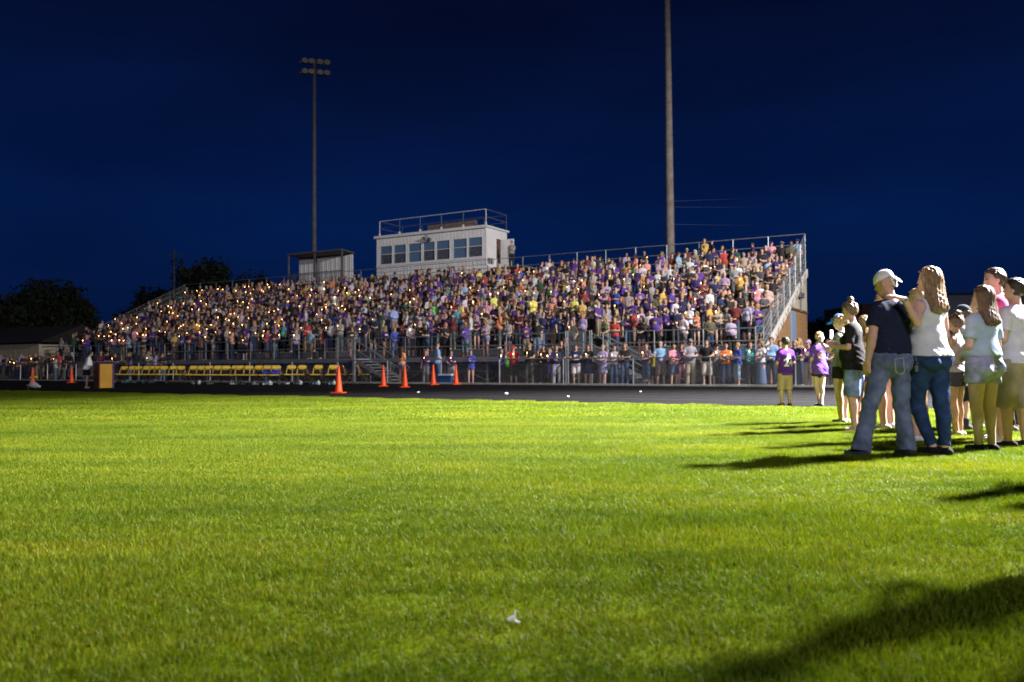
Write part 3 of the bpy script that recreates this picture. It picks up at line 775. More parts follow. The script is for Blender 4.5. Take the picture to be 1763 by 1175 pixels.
def figure(sp, h, detail=False):
    """sp: dict of pose, build and clothes -> dict of grids in the 1.75 m frame (feet at z=0, facing +y)"""
    wd = sp.get('w', 1.0); fem = sp.get('f', False); hem = sp.get('hem', .93); shirt = sp.get('shirt', 'tee'); bot = sp.get('bot', 'pants')
    hair = sp.get('hair', 'short'); ff = sp.get('feet', ((-.11, 0), (.11, 0))); lean = sp.get('lean', 0.0); sway = sp.get('sway', 0.0)
    hs = sp.get('hs', 1.0)
    lo = (-.48 * max(1, wd ** .5), -.34, -.03); hi = (.48 * max(1, wd ** .5), .50, 1.84 + .1 * (hs - 1))
    if 'box' in sp: lo = np.minimum(lo, sp['box'][0]); hi = np.maximum(hi, sp['box'][1])
    for f_ in ff: lo = np.minimum(lo, (f_[0] - .12, f_[1] - .22, -.03)); hi = np.maximum(hi, (f_[0] + .12, f_[1] + .34, .1))
    G_ = {k: Grid(lo, hi, h) for k in ('body', 'shirt', 'bottoms', 'hair', 'shoes')}
    g = G_['body']
    sit = sp.get('sit')
    def T(x, y, z):  # lean and sway of the trunk
        q = max(0, z - .93); return (x * 1.0 + sway * (1 - abs(z - .93) / .93 if z < .93 else 1 - q * .3), y + lean * q, z)
    hipx = .088 * (1 + .35 * (wd - 1))
    hips = [T(-hipx, 0, .91), T(hipx, 0, .91)]
    knees, ank = [], []
    for i, f_ in enumerate(ff):
        sgn = -1 if i == 0 else 1; A = V3(f_[0], f_[1], .085); H_ = V3(*hips[i]); kb = sp.get('kbend', (.03, .03))[i]
        K = (A + H_) / 2 + V3(sgn * .008, kb, -.005); knees.append(K); ank.append(A)
    sy = sp.get('sy', .68)
    def torso(g, o, k=.03, low=True):
        sh = .115 if not fem else .095
        g.cap(T(-sh, -.005, 1.365), T(sh, -.005, 1.365), .082 + o, .082 + o, .85, k)
        g.cap(T(0, .0, 1.30), T(0, .0, 1.10), (.150 if not fem else .130) * wd + o, (.128 if not fem else .108) * wd + o, sy, k)
        g.cap(T(0, .0, 1.10), T(0, -.005, .97), (.128 if not fem else .110) * wd + o, .150 * wd + o, sy, k)
        if wd > 1.1: g.ell(T(0, .03, 1.06), (.16 * wd + o, .13 * wd + o, .16), k)
        for q in (-1, 1):
            g.cap(T(q * .03, -.02, 1.455), T(q * .15, -.01, 1.40), .040 + o * .6, .050 + o, 1, k)
            if fem: g.ell(T(q * .068 * wd, .085, 1.235), (.068 + o, .062 + o, .066 + o), k)
    def pelvis(g, o, k=.03):
        g.cap(T(-.062 * wd, 0, .935), T(.062 * wd, 0, .935), .105 * wd ** .7 + o, .105 * wd ** .7 + o, .9, k)
        for q in (-1, 1): g.ell(T(q * .07 * wd, -.06, .895), (.088 * wd ** .6 + o, .085 + o, .095 + o), k)
    def leg(g, i, o0, o1, o2, upto=2.0, k=.02, flat=True, cu=0):
        H_, K, A = V3(*hips[i]), knees[i], ank[i]; rt = .086 * (wd ** .6) * (1.04 if fem else 1)
        if upto <= 1:
            E = H_ + (K - H_) * upto; g.cap(H_, E, rt + o0, rt + (.058 - rt) * upto + o1, 1, k, flat)
        else:
            g.cap(H_, K, rt + o0, .057 * wd ** .3 + o1, 1, k)
            u2 = upto - 1; E = K + (A - K) * u2
            g.cap(K, E, .055 * wd ** .3 + o1, (.055 + (.038 - .055) * u2) + o2, 1, k, flat)
            C = K + (A - K) * .30 + V3(0, -.018, 0)
            if u2 > .6: g.ell(C, (.048 + min(o1, o2) * .8, .05 + min(o1, o2) * .8, .12), k)
    torso(g, 0); pelvis(g, 0)
    for i in (0, 1):
        leg(g, i, 0, 0, 0, 2.0, flat=False)
        A = ank[i]; fy = sp.get('fyaw', (.25, -.25))[i]; dv = V3(-math.sin(fy), math.cos(fy), 0)
        g.cap(A - V3(0, 0, .05) - dv * .045, A - V3(0, 0, .058) + dv * .13, .032, .025, 1, .02)
        s_ = G_['shoes']
        if sp.get('shoes', True):
            s_.cap(A - V3(0, 0, .045) - dv * .05, A - V3(0, 0, .05) + dv * .118, .040, .033, 1, .02)
            s_.cap(A - V3(0, 0, .05), A + V3(0, 0, sp.get('sock', -.005)), .044, .046, 1, .02, True)
    G_['shoes'].above(.0)
    # arms
    for i, nm in enumerate(sp.get('arms', ('down', 'down'))):
        q = -1 if i == 0 else 1; shx = (.178 if not fem else .155) * (wd ** .4)
        S = V3(*T(q * shx, -.01, 1.385))
        E, Wr, Tp = (ARMS[nm] if isinstance(nm, str) else nm)
        if isinstance(nm, str):
            dx = (shx - .178); E, Wr, Tp = (V3(q * (p[0] + (dx if j == 0 else 0)), p[1], p[2]) for j, p in enumerate((E, Wr, Tp)))
            E, Wr, Tp = (V3(*T(*p)) for p in (E, Wr, Tp))
        else: E, Wr, Tp = V3(*E), V3(*Wr), V3(*Tp)
        ra = (.047 if not fem else .041) * wd ** .4
        g.cap(S, E, ra, ra * .80, 1, .02); g.cap(E, E + (Wr - E) * .35, ra * .84, ra * .80, 1, .015); g.cap(E + (Wr - E) * .3, Wr, ra * .80, .026, 1, .015)
        nrm = sp.get('palm', (V3(-q, 0, 0), V3(-q, 0, 0)))[i] if 'palm' in sp else V3(-q * .9, .2, -.3)
        add_hand(g, Wr, Tp, nrm, sp.get('curl', .7), detail, side=q)
        t = G_['shirt']
        if shirt in ('tee', 'polo'): t.cap(S, S + (E - S) * sp.get('sleeve', .62), .062 * wd ** .4, (.066 if not fem else .056) * wd ** .4, 1, .03, True)
        elif shirt == 'long': t.cap(S, E, .062 * wd ** .3, .052, 1, .03); t.cap(E, E + (Wr - E) * .93, .052, .036, 1, .02, True)
        if shirt == 'long' and sp.get('cuff'): pass
    # neck and head
    piv = T(0, 0, 1.50); hr = Rot(piv, sp.get('yaw', 0), sp.get('pitch', 0), sp.get('roll', 0))
    hx, hy, _ = T(0, 0, 1.5)
    def hp(x, y, z): return V3(hx + x * hs, hy + y * hs, 1.5 + (z - 1.5) * hs)
    g.cap(T(0, -.015, 1.42), hr(hp(0, -.005, 1.56)), .058 if not fem else .048, .052 if not fem else .044, 1, .03)
    g.ell(hp(0, -.008, 1.665), V3(.074, .094, .094) * hs, .02, hr)
    g.cap(hp(0, .018, 1.62), hp(0, .052, 1.582), .058 * hs, .036 * hs, 1, .03, rot=hr)
    if h < .03:
        g.cap(hp(0, .084, 1.655), hp(0, .098, 1.630), .008, .0105, 1, .012, rot=hr)
        for q in (-1, 1): g.ell(hp(q * .077, -.002, 1.64), V3(.011, .020, .031), .006, hr)
        g.cap(hp(-.02, .085, 1.598), hp(.02, .085, 1.598), .009, .009, 1, .008, rot=hr)
    H2 = G_['hair']
    fr = {'short': 1.70, 'cap': 1.66}.get(hair, 1.70)
    hl = sp.get('hl', 1.36)
    if hair != 'bald':
        ox = {'short': .010, 'cap': .006}.get(hair, .018)
        cutf = lambda X, Y, Z: np.maximum(((Y - hy) - .032 - np.where(Z > 1.5 + (fr - 1.5) * hs, 1.15, .38) * (Z - (1.5 + (fr - 1.5) * hs))) * .6, -(Z - (1.5 + (1.595 - 1.5) * hs)) * 1.0 - (hy + .02 - Y) * .3)
        H2.ell(hp(0, -.012, 1.668), V3(.078 + ox, .096 + ox, .096 + ox) * hs, .01, hr, cutf)
    if hair == 'long':
        for q in (-.045, 0, .045):
            H2.cap(hr(hp(q, -.055, 1.66)), T(q * 1.5, -.115, hl), .058, .050 if abs(q) < .01 else .042, .75, .03)
        for q in (-1, 1): H2.cap(hr(hp(q * .072, -.01, 1.66)), T(q * .085, -.06, hl + .06), .034, .030, 1, .03)
    if hair == 'bun':
        H2.ell(hp(0, -.06, 1.79), V3(.045, .045, .045) * hs, .012, hr)
    if hair == 'pony':
        H2.ell(hp(0, -.12, 1.70), V3(.03, .03, .03) * hs, .012, hr); H2.cap(hr(hp(0, -.13, 1.69)), T(0, -.14, 1.42), .036, .018, 1, .02)
    if sp.get('cap'):
        C_ = G_['cap'] = Grid(lo, hi, h); bk = -1 if sp['cap'] == 'back' else 1
        ctl = lambda X, Y, Z: -(Z - (1.5 + (1.685 - 1.5) * hs) - bk * (Y - hy) * .18)
        C_.ell(hp(0, -.01, 1.680), V3(.088, .108, .108) * hs, .0, hr, ctl)
        by = bk * .10; zc = (1.700, 1.692, .10) if bk > 0 else (1.660, 1.625, 1.4)
        C_.cap(hp(-.035, by, zc[0]), hp(.035, by, zc[0]), .045, .045, 1.0, .004, rot=hr)
        C_.cap(hp(-.03, bk * (.145 if bk > 0 else .102), zc[1]), hp(.03, bk * (.145 if bk > 0 else .102), zc[1]), .042, .042, 1.0, .004, rot=hr)
        # thin the brim
        sl, X, Y, Z = C_.sub(V3(hx - .2, hy - .3, 1.5), V3(hx + .2, hy + .3, 1.9)); x_, y_, z_ = hr.inv(X, Y, Z)
        slab = np.abs(z_ - (1.5 + ((1.700 if bk > 0 else 1.815) - 1.5) * hs) + zc[2] * bk * (y_ - hy)) - max(.006, h * .8) * (1 if bk > 0 else 1.6)
        out = bk * (y_ - hy) > .092
        C_.D[sl] = np.where(out, np.maximum(C_.D[sl], slab), C_.D[sl])
    # clothes
    t = G_['shirt']; o = .016
    if shirt != 'none':
        torso(t, o * (1.0 if shirt != 'tank' else .7))
        fl = sp.get('flare', .172) * wd
        t.cap(T(0, 0, 1.12), T(0, -.005, hem), (.142 if not fem else .128) * wd + .004, fl, sp.get('sys', .74), .03, True)
        if hem < .96: pelvis(t, .024 if hem > .85 else .012)
        t.D = np.maximum(t.D, hem - t.ax[2][None, None, :])
        if shirt == 'tank':
            for q in (-1, 1):
                S = V3(*T(q * .155, -.01, 1.385)); sl, X, Y, Z = t.sub(S - .12, S + .12)
                t.D[sl] = np.maximum(t.D[sl], .062 - np.sqrt(((X - S[0] - q * .01)) ** 2 + ((Y - S[1]) * .8) ** 2 + ((Z - S[2] - .0) * .75) ** 2))
        # neckline
        nb = V3(*T(0, .0, 1.475)); sl, X, Y, Z = t.sub(nb - .12, nb + .12)
        nr = .066 if shirt != 'tank' else .080
        t.D[sl] = np.maximum(t.D[sl], nr - np.sqrt((X - nb[0]) ** 2 + (Y - nb[1] - .01) ** 2 + ((Z - nb[2] - .02) * 1.1) ** 2))
    b = G_['bottoms']; o = .013
    if wd > 1.1: b.ell(T(0, .03, 1.06), (.16 * wd + o, .13 * wd + o, .16), .03)
    wz_ = sp.get('waist', 1.0)
    if hem < .96 and shirt != 'none': wz_ = min(wz_, hem + .05)
    if bot in ('pants', 'skinny', 'flarejeans', 'shorts', 'capri', 'shortshorts', 'bermuda'):
        pelvis(b, o); b.cap(T(0, 0, .93), T(0, 0, wz_), (.152 if not fem else .142) * wd + o, (.152 if not fem else .130) * wd + o, sy, .03)
        if bot == 'skinny': [leg(b, i, .013, .013, .013, 1.97) for i in (0, 1)]
        if bot == 'pants': [leg(b, i, .014, .026, .034, 2.0) for i in (0, 1)]
        if bot == 'flarejeans': [leg(b, i, .012, .012, .050, 2.07) for i in (0, 1)]
        if bot == 'capri': [leg(b, i, .012, .018, .030, 1.55) for i in (0, 1)]
        if bot == 'shorts': [leg(b, i, .022, .046, .03, 1.0) for i in (0, 1)]
        if bot == 'bermuda': [leg(b, i, .024, .040, .046, 1.16) for i in (0, 1)]
        if bot == 'shortshorts': [leg(b, i, .016, .030, 0, .42) for i in (0, 1)]
        b.below(wz_)
    elif bot in ('skirt', 'longskirt', 'dress'):
        zz = {'skirt': .62, 'longskirt': .10, 'dress': sp.get('dz', .58)}[bot]
        pelvis(b, o); b.cap(T(0, 0, 1.0), (sway, 0, zz), .135 * wd + o, sp.get('sk', .20) * wd, .8, .03, True); b.below(1.0 if bot != 'dress' else 1.06); b.above(zz)
    if detail:
        G_['shirt'].wrinkle(sp.get('wr', .006), 3, .8); G_['bottoms'].wrinkle(sp.get('wrb', .006), 5, .9)
        G_['hair'].strands(.0050 if hair in ('long', 'pony', 'bun') else .003, 150 if hair in ('long', 'pony', 'bun') else 260); G_['hair'].wrinkle(.0025 if hair == 'long' else .005, 7, 2.6)
    elif h < .024:
        G_['shirt'].wrinkle(.003, 3, .8)
    return G_, hr, hp
SKIN = [(.56, .35, .26), (.50, .31, .22), (.60, .40, .31), (.40, .23, .15), (.22, .12, .075)]
HAIRC = {'brown': (.075, .042, .022), 'dark': (.022, .016, .013), 'blond': (.38, .25, .10), 'light-brown': (.19, .115, .055), 'grey': (.36, .35, .33), 'red': (.25, .08, .03), 'dark-blond': (.26, .17, .08)}
def shade_face(v, col, hr, hp, skin):
    loc = (v - hr.p - hr.s) @ hr.M + hr.p
    for q in (-1, 1):
        e = hp(q * .031, .083, 1.668); d = np.linalg.norm((loc - e) * [1, .6, 1.6], axis=1)
        col[d < .018] = (.05, .035, .03)
        e = hp(q * .033, .085, 1.690); d = np.linalg.norm((loc - e) * [.6, .6, 2], axis=1); col[d < .016] = np.array(skin) * .35
    e = hp(0, .092, 1.597); d = np.linalg.norm((loc - e) * [.7, .6, 2], axis=1); col[d < .018] = np.array(skin) * [1.0, .55, .55]
def hero(label, px, fy, hgt_px, face, sp, c, group=None, pos=None, height=None, extra=None, h=.0105):
    """detailed person: body, clothes, hair and shoes are children; px, fy = where the feet stand in the photo"""
    x, y = G(px, fy) if pos is None else pos
    Z = proj((x, y, 0))[2]
    H = height or hgt_px * Z / FPX
    s = H / 1.753
    root = empty('person', (x, y, 0), R(face)); tag(root, label, 'person', group)
    root.scale = (s, s, s)
    Gs, hr, hp = figure(sp, h, True)
    lab = {'tee': 't_shirt', 'tank': 'tank_top', 'polo': 'polo_shirt', 'long': 'long_sleeved_shirt'}
    nb = {'pants': 'trousers', 'skinny': 'jeans', 'flarejeans': 'jeans', 'shorts': 'shorts', 'shortshorts': 'shorts', 'bermuda': 'shorts', 'capri': 'cropped_trousers', 'skirt': 'skirt', 'longskirt': 'skirt', 'dress': 'dress'}
    den = sp.get('denim', False)
    for k, gr in Gs.items():
        if (gr.D < 0).sum() < 6: continue
        v, f = surface_nets(gr.D, gr.lo, gr.h)
        if k == 'body':
            cl = np.tile(np.array(c['skin'], float), (len(v), 1)); shade_face(v, cl, hr, hp, c['skin']); nm, mt = 'body', M_skin
        elif k == 'shirt':
            cl = np.tile(np.array(c['shirt'], float), (len(v), 1)); nm, mt = lab[sp.get('shirt', 'tee')], M_cloth
            if 'yoke' in c: cl[(v[:, 2] > 1.37) & (v[:, 0] > -.03)] = c['yoke']
        elif k == 'bottoms': cl = c['bot']; nm, mt = nb[sp.get('bot', 'pants')], M_denim if den else M_cloth
        elif k == 'hair':
            n_ = (.75 + .5 * (np.sin(v[:, 0] * 210 + 4 * np.sin(v[:, 2] * 8)) * .5 + .5))[:, None]
            cl = np.array(c['hair'])[None] * n_; nm, mt = 'hair', M_hair
        elif k == 'shoes':
            cl = np.tile(np.array(c.get('shoes', (.03, .03, .03)), float), (len(v), 1)); nm, mt = 'shoes', M_cloth
            if 'sole' in c: cl[v[:, 2] < .022] = c['sole']
        else:
            cl = np.tile(np.array(c['cap'], float), (len(v), 1)); nm, mt = 'cap', M_cloth
        o = link(nm, mesh_from(nm, v, f, mt, True, cl), root)
        if 'labels' in c and k in c['labels']: o['label'] = c['labels'][k]
    if extra: extra(root, Gs, s)
    return root, Gs
ID = {'body': 0, 'shirt': 1, 'bottoms': 2, 'hair': 3, 'shoes': 4, 'cap': 5}
def merged(sp, h):
    Gs, hr, hp = figure(sp, h, False)
    keys = list(Gs); st = np.stack([Gs[k].D - (.004 if k != 'body' else 0) for k in keys]); D = st.min(0); g0 = Gs['body']
    v, f = surface_nets(D, g0.lo, h)
    q = np.clip(np.rint((v - g0.lo) / h).astype(int), 0, np.array(D.shape) - 1)
    am = np.abs(st[:, q[:, 0], q[:, 1], q[:, 2]]).argmin(0) if False else st[:, q[:, 0], q[:, 1], q[:, 2]].argmin(0)
    ids = np.array([ID[k] for k in keys])[am]
    loc = (v - hr.p - hr.s) @ hr.M + hr.p
    face = np.zeros(len(v), int)
    for s_ in (-1, 1):
        e = hp(s_ * .031, .083, 1.668); d = np.linalg.norm((loc - e) * [1, .5, 1.3], axis=1); face[(d < .016 + h * .25) & (ids == 0)] = 1
    logo = (np.abs(v[:, 0]) < .075) & (np.abs(v[:, 2] - 1.27) < .045) & (v[:, 1] > .05) & (ids == 1)
    hem = (ids == 1) & (v[:, 2] > 1.36) & (np.abs(v[:, 0]) < .10) & (v[:, 1] > .02)
    return v, f, ids, face, logo
def colour(ids, face, logo, pal):
    tab = np.array([pal['skin'], pal['shirt'], pal['bot'], pal['hair'], pal['shoes'], pal.get('cap', (.1, .1, .1))], float)
    c = tab[ids]; c[face == 1] *= .3
    if pal.get('pat') is not None and len(pal['pat']) == len(c):
        m = ids == 1; c[m] = c[m] * pal['pat'][m][:, None]
    c *= rng.uniform(.86, 1.12, len(c))[:, None]
    if 'logo' in pal: c[logo] = pal['logo']
    return c

CLO = {'purple': (.085, .028, .26), 'dark purple': (.045, .018, .12), 'violet': (.13, .05, .42), 'white': (.60, .60, .64), 'black': (.018, .018, .020), 'navy': (.018, .025, .075), 'grey': (.26, .26, .28), 'charcoal': (.06, .06, .065),
 'orange': (.72, .20, .05), 'gold': (.62, .36, .03), 'red': (.45, .035, .03), 'maroon': (.16, .025, .03), 'teal': (.04, .36, .40), 'light blue': (.24, .42, .68), 'royal blue': (.03, .09, .45), 'pink': (.68, .27, .34), 'hot pink': (.75, .07, .25), 'neon green': (.10, .75, .10), 'yellow': (.78, .70, .08),
 'tan': (.42, .33, .24), 'lavender': (.36, .30, .50), 'olive': (.10, .10, .05), 'brown': (.13, .075, .045), 'coral': (.80, .30, .20), 'pale green': (.35, .50, .38), 'dark green': (.02, .09, .05), 'mint': (.42, .66, .66)}
BOT = {'jeans': (.05, .09, .18), 'dark jeans': (.018, .03, .065), 'black trousers': (.015, .015, .017), 'khaki trousers': (.34, .27, .17), 'light jeans': (.16, .25, .38), 'grey trousers': (.16, .16, .17)}
# flame of a vigil candle
M_wax = mat('candle_wax', (.80, .76, .66), .5, .05, 10)
M_flame = emis('candle_flame', (1.0, .40, .11), 24)
M_cup = mat('paper_cup', (.70, .70, .70), .7, .05, 10)
def candle_mesh():
    mb = MB(); mb.lathe([(.011, -.08), (.011, .09)], 6); nf = len(mb.f)
    mb.lathe([(.012, .0), (.045, .035)], 8); nc = len(mb.f)
    mb.lathe([(.004, .092), (.015, .106), (.014, .124), (.002, .155)], 6)
    return mesh_from('candle', mb.v, mb.f, [M_wax, M_cup, M_flame], False, None, [0] * nf + [1] * (nc - nf) + [2] * (len(mb.f) - nc))
CANDLE = candle_mesh()
candle_count = 0
def add_candle(p, label, tilt=True):
    global candle_count
    o = link('candle', CANDLE, None, p); o.rotation_euler = (random.uniform(-.15, .15), random.uniform(-.15, .15), 0) if tilt else (0, 0, 0)
    if tilt: o.scale = (random.uniform(.7, 1.25),) * 3
    tag(o, label, 'candle', 'vigil candles'); candle_count += 1
    return o
def ABdeg(a, b): return math.degrees(math.atan2(b, a))
def face_deg(dx, dy): return math.degrees(math.atan2(dy, dx)) - 90
FIELD = face_deg(-V[0], -V[1]); AWAY = face_deg(V[0], V[1]); LEFTW = face_deg(U[0], U[1])

# ------------------------------------------------------------------ the group standing on the grass
def rnd(c, j=.1): return tuple(x * random.uniform(1 - j, 1 + j) for x in c)
T1 = time.time()
# man in navy t-shirt and white cap
def man_extra(root, Gs, s):
    # keys hanging from the back pocket
    k = MB().path([(.12, -.172, .97), (.125, -.178, .90), (.12, -.175, .84)], .004, 4)
    k.box(.105, .14, -.188, -.176, .90, .945).box(.100, .135, -.186, -.174, .80, .86).lathe([(.016, 0), (.016, .01)], 10, (.13, -.182, .875))
    o = link('key_ring', k.mesh('key_ring', M_beam), root)
    st = MB()
    for x0 in (-.125, -.02):
        st.path([(x0, -.165, .92), (x0 - .004, -.171, .86), (x0 + .002, -.172, .80)], .0022, 4)
    st.path([(-.125, -.165, .92), (-.02, -.172, .93)], .0018, 4).path([(-.125, -.170, .80), (-.07, -.178, .775), (-.02, -.174, .80)], .0018, 4)
    link('pocket_stitching', st.mesh('pocket_stitching', mat('pale_thread', (.55, .50, .40), .8)), root)
navy = dict(skin=(.53, .30, .235), shirt=(.012, .016, .042), bot=(.105, .130, .235), hair=(.30, .24, .18), shoes=(.03, .045, .06), sole=(.04, .05, .05), cap=(.72, .72, .74))
hero('man in navy T-shirt, white mesh cap and faded jeans, keys hanging at the back pocket', 1538, 785, 317, 20,
     dict(w=1.2, arms=('down', 'low'), feet=((-.37, .02), (.10, -.06)), fyaw=(.6, -.1), bot='flarejeans', denim=True, hem=.97, waist=1.02, hair='bald', cap='back', yaw=.50, pitch=-.30, sy=.66, flare=.165, sleeve=.60, sway=.0, kbend=(.02, .02), wrb=.009, wr=.008), navy, extra=man_extra)
# woman in white tank top, hand on the man's shoulder
wx, wy = G(1607, 785); ws = 322 * proj((wx, wy, 0))[2] / FPX / 1.753
def wl_(px, py, Zd):
    X, z = (px - CX) / FPX * Zd - wx, CAM_H + (621 - py) / FPX * Zd; Y = Zd - wy; c, s_ = math.cos(R(24)), math.sin(R(24))
    return ((X * c + Y * s_) / ws, (-X * s_ + Y * c) / ws, z / ws)
wE, wW, wT = wl_(1580, 557, 7.50), wl_(1559, 516, 7.47), wl_(1530, 506, 7.50)
def watch_extra(root, Gs, s):
    o = link('watch', MB().lathe([(.032, -.012), (.032, .012)], 12).mesh('watch', M_beam), root, wW); o.rotation_mode = 'QUATERNION'; o.rotation_quaternion = (Vector(wW) - Vector(wE)).to_track_quat('Z', 'Y')
wt = dict(skin=(.60, .36, .28), shirt=(.56, .56, .64), bot=(.018, .040, .125), hair=(.20, .125, .062), shoes=(.012, .012, .012))
hero('woman in white tank top and dark skinny jeans with a hand on the man\'s shoulder', 1607, 785, 322, 24,
     dict(f=True, w=1.12, arms=((wE, wW, wT), 'low'), palm=(V3(0, .4, -1), V3(-1, 0, 0)), curl=.35, feet=((.03, .03), (.07, -.07)), fyaw=(.2, -.25), kbend=(.13, .0), bot='skinny', denim=True, shirt='tank', hem=.93, flare=.160, waist=1.0, hair='long', hl=1.38, yaw=.25, sys=.80, sway=-.02, box=((-.66, -.42, 0), (.4, .4, 1.8))), wt, extra=watch_extra)
# girl in pale blue t-shirt, light denim shorts
lb = dict(skin=(.54, .36, .29), shirt=(.31, .40, .52), bot=(.26, .28, .42), hair=(.085, .050, .028), shoes=(.015, .015, .015))
def pockets(root, Gs, s):
    st = MB()
    for x0 in (-.095, .045):
        st.path([(x0, -.178, .955), (x0 + .004, -.184, .875), (x0 + .035, -.188, .855), (x0 + .066, -.184, .875), (x0 + .07, -.178, .955)], .0022, 4)
        st.path([(x0 + .004, -.186, .915), (x0 + .035, -.19, .90), (x0 + .066, -.186, .92)], .0018, 4)
    link('pocket_stitching', st.mesh('pocket_stitching', mat('dark_thread', (.10, .13, .17), .8)), root)
    for q in (-1, 1):
        pass
hero('girl with long brown hair in pale blue T-shirt and light denim shorts', 1697, 778, 283, 22,
     dict(f=True, w=1.22, arms=('low', 'low'), feet=((-.07, .02), (.06, -.03)), bot='shortshorts', denim=True, hem=1.02, waist=1.04, flare=.158, hair='long', hl=1.385, yaw=.30, sleeve=.72, kbend=(.02, .03), wr=.005, wrb=.006), lb, extra=pockets)
wk = dict(skin=(.52, .31, .245), shirt=(.54, .54, .62), bot=(.29, .235, .185), hair=(.03, .022, .017), shoes=(.02, .02, .022), sole=(.5, .5, .5))
hero('dark-haired man in white T-shirt and khaki shorts at the right edge', 1752, 772, 291, 30,
     dict(w=1.12, arms=('low', 'down'), feet=((-.12, .03), (.12, -.02)), bot='bermuda', hem=.88, hair='short', yaw=.35, sleeve=.66, flare=.18), wk)
hero('man in bright pink shirt, face in profile, between the pale blue and white shirts', 1722, 763, 300, 62,
     dict(w=1.05, arms=('low', 'down'), feet=((-.1, 0), (.1, 0)), bot='bermuda', hair='short', yaw=.35, pitch=-.15), dict(skin=(.60, .36, .29), shirt=(.66, .09, .27), bot=(.05, .05, .06), hair=(.05, .035, .025), shoes=(.6, .6, .6)))
# woman in black top, hair in a bun
def glasses(root, Gs, s):
    g = MB(); g.lathe([(.022, 0), (.022, .006)], 10, (-.03, .075, 1.765)).lathe([(.022, 0), (.022, .006)], 10, (.03, .075, 1.765)); g.bar((-.03, .075, 1.77), (.03, .075, 1.77), .003, 4)
    link('sunglasses', g.mesh('sunglasses', mat('sunglass_lens', (.30, .36, .40), .1, .05, 5, metal=.6)), root)
hero('woman in loose black top and light denim shorts, hair in a messy bun', 1474, 745, 224, 55,
     dict(f=True, w=1.15, arms=('candle', 'candle'), feet=((-.06, 0), (.09, .0)), bot='shorts', denim=True, hem=.84, flare=.20, hair='bun', yaw=.1, pitch=-.25, sleeve=.8, lean=.04, sys=.8), dict(skin=(.52, .31, .245), shirt=(.014, .013, .016), yoke=(.16, .22, .25), bot=(.16, .22, .40), hair=(.13, .085, .045), shoes=(.45, .35, .28)), extra=glasses)
hero('woman in blue cap, grey top and black shorts looking down at a lit phone', 1452, 730, 187, 40,
     dict(f=True, w=1.05, arms=('phone', 'candle'), feet=((-.06, 0), (.07, 0)), bot='shortshorts', hem=.90, hair='pony', cap='front', yaw=.1, pitch=-.3), dict(skin=(.60, .42, .34), shirt=(.20, .23, .20), bot=(.015, .015, .016), hair=(.40, .28, .13), shoes=(.5, .5, .5), cap=(.02, .16, .55)))
ph = empty('phone', (*np.array(G(1450, 730)), 0)); tag(ph, 'lit mobile phone held up before the blue cap', 'phone')
Zp = proj((*G(1450, 730), 0))[2]; hh = CAM_H + (621 - 583) / FPX * Zp
link('body', MB().box(-.04, .04, -.006, .006, 0, .14).mesh('phone_body', M_beam), ph, (-.09, .12, hh), .7)
link('screen', MB().box(-.036, .036, -.0085, -.0065, .008, .132).mesh('phone_screen', emis('phone_light', (1.0, .93, .85), 5)), ph, (-.09, .12, hh), .7)
hero('tall dark-haired man in grey shirt mostly hidden behind the navy T-shirt', 1527, 741, 240, 40,
     dict(w=1.0, arms=('low', 'low'), feet=((-.08, 0), (.12, 0)), bot='shortshorts', hair='short', yaw=.5, pitch=-.1), dict(skin=(.55, .34, .26), shirt=(.16, .17, .19), bot=(.05, .05, .06), hair=(.05, .035, .025), shoes=(.62, .62, .62)))
hero('blond woman in white top and white trainers glimpsed between the couple', 1583, 762, 262, 30,
     dict(f=True, w=1.0, arms=('phone', 'candle'), feet=((-.05, 0), (.12, .02)), bot='shortshorts', hair='bun', yaw=.3), dict(skin=(.55, .34, .24), shirt=(.60, .60, .62), bot=(.05, .06, .09), hair=(.36, .25, .12), shoes=(.66, .66, .64)))
hero('boy in dark cap and black shorts, black socks, standing behind the white tank top', 1666, 742, 214, 50,
     dict(w=1.0, arms=('low', 'down'), feet=((-.12, 0), (.12, .04)), bot='bermuda', hair='short', cap='front', yaw=.1, pitch=-.2, sock=.10), dict(skin=(.50, .29, .21), shirt=(.25, .27, .33), bot=(.015, .015, .017), hair=(.05, .035, .025), shoes=(.03, .03, .035), sole=(.6, .6, .6), cap=(.02, .03, .045)))
hero('brown-haired girl with bare arms behind the pale blue T-shirt', 1650, 752, 208, 35,
     dict(f=True, w=1.0, arms=('phone', 'candle'), feet=((-.06, 0), (.06, 0)), bot='shortshorts', shirt='tank', hair='bun', yaw=.1, pitch=-.1), dict(skin=(.45, .28, .20), shirt=(.45, .42, .48), bot=(.05, .05, .07), hair=(.09, .06, .035), shoes=(.5, .42, .38)))
hero('girl in purple shorts outfit between the black top and the jeans, far behind', 1490, 736, 190, 30,
     dict(f=True, w=.95, arms=('candle', 'candle'), feet=((-.06, 0), (.06, 0)), bot='shortshorts', hair='long', yaw=-.1), dict(skin=(.60, .42, .32), shirt=(.60, .58, .60), bot=(.09, .03, .25), hair=(.33, .22, .10), shoes=(.25, .07, .45)))
hero('person in dark shorts with bare legs behind the khaki shorts', 1716, 757, 262, 25,
     dict(w=1.05, arms=('low', 'low'), feet=((-.1, 0), (.08, 0)), bot='bermuda', hair='short', yaw=.1), dict(skin=(.40, .25, .17), shirt=(.30, .32, .34), bot=(.03, .03, .035), hair=(.03, .02, .02), shoes=(.03, .03, .03)))
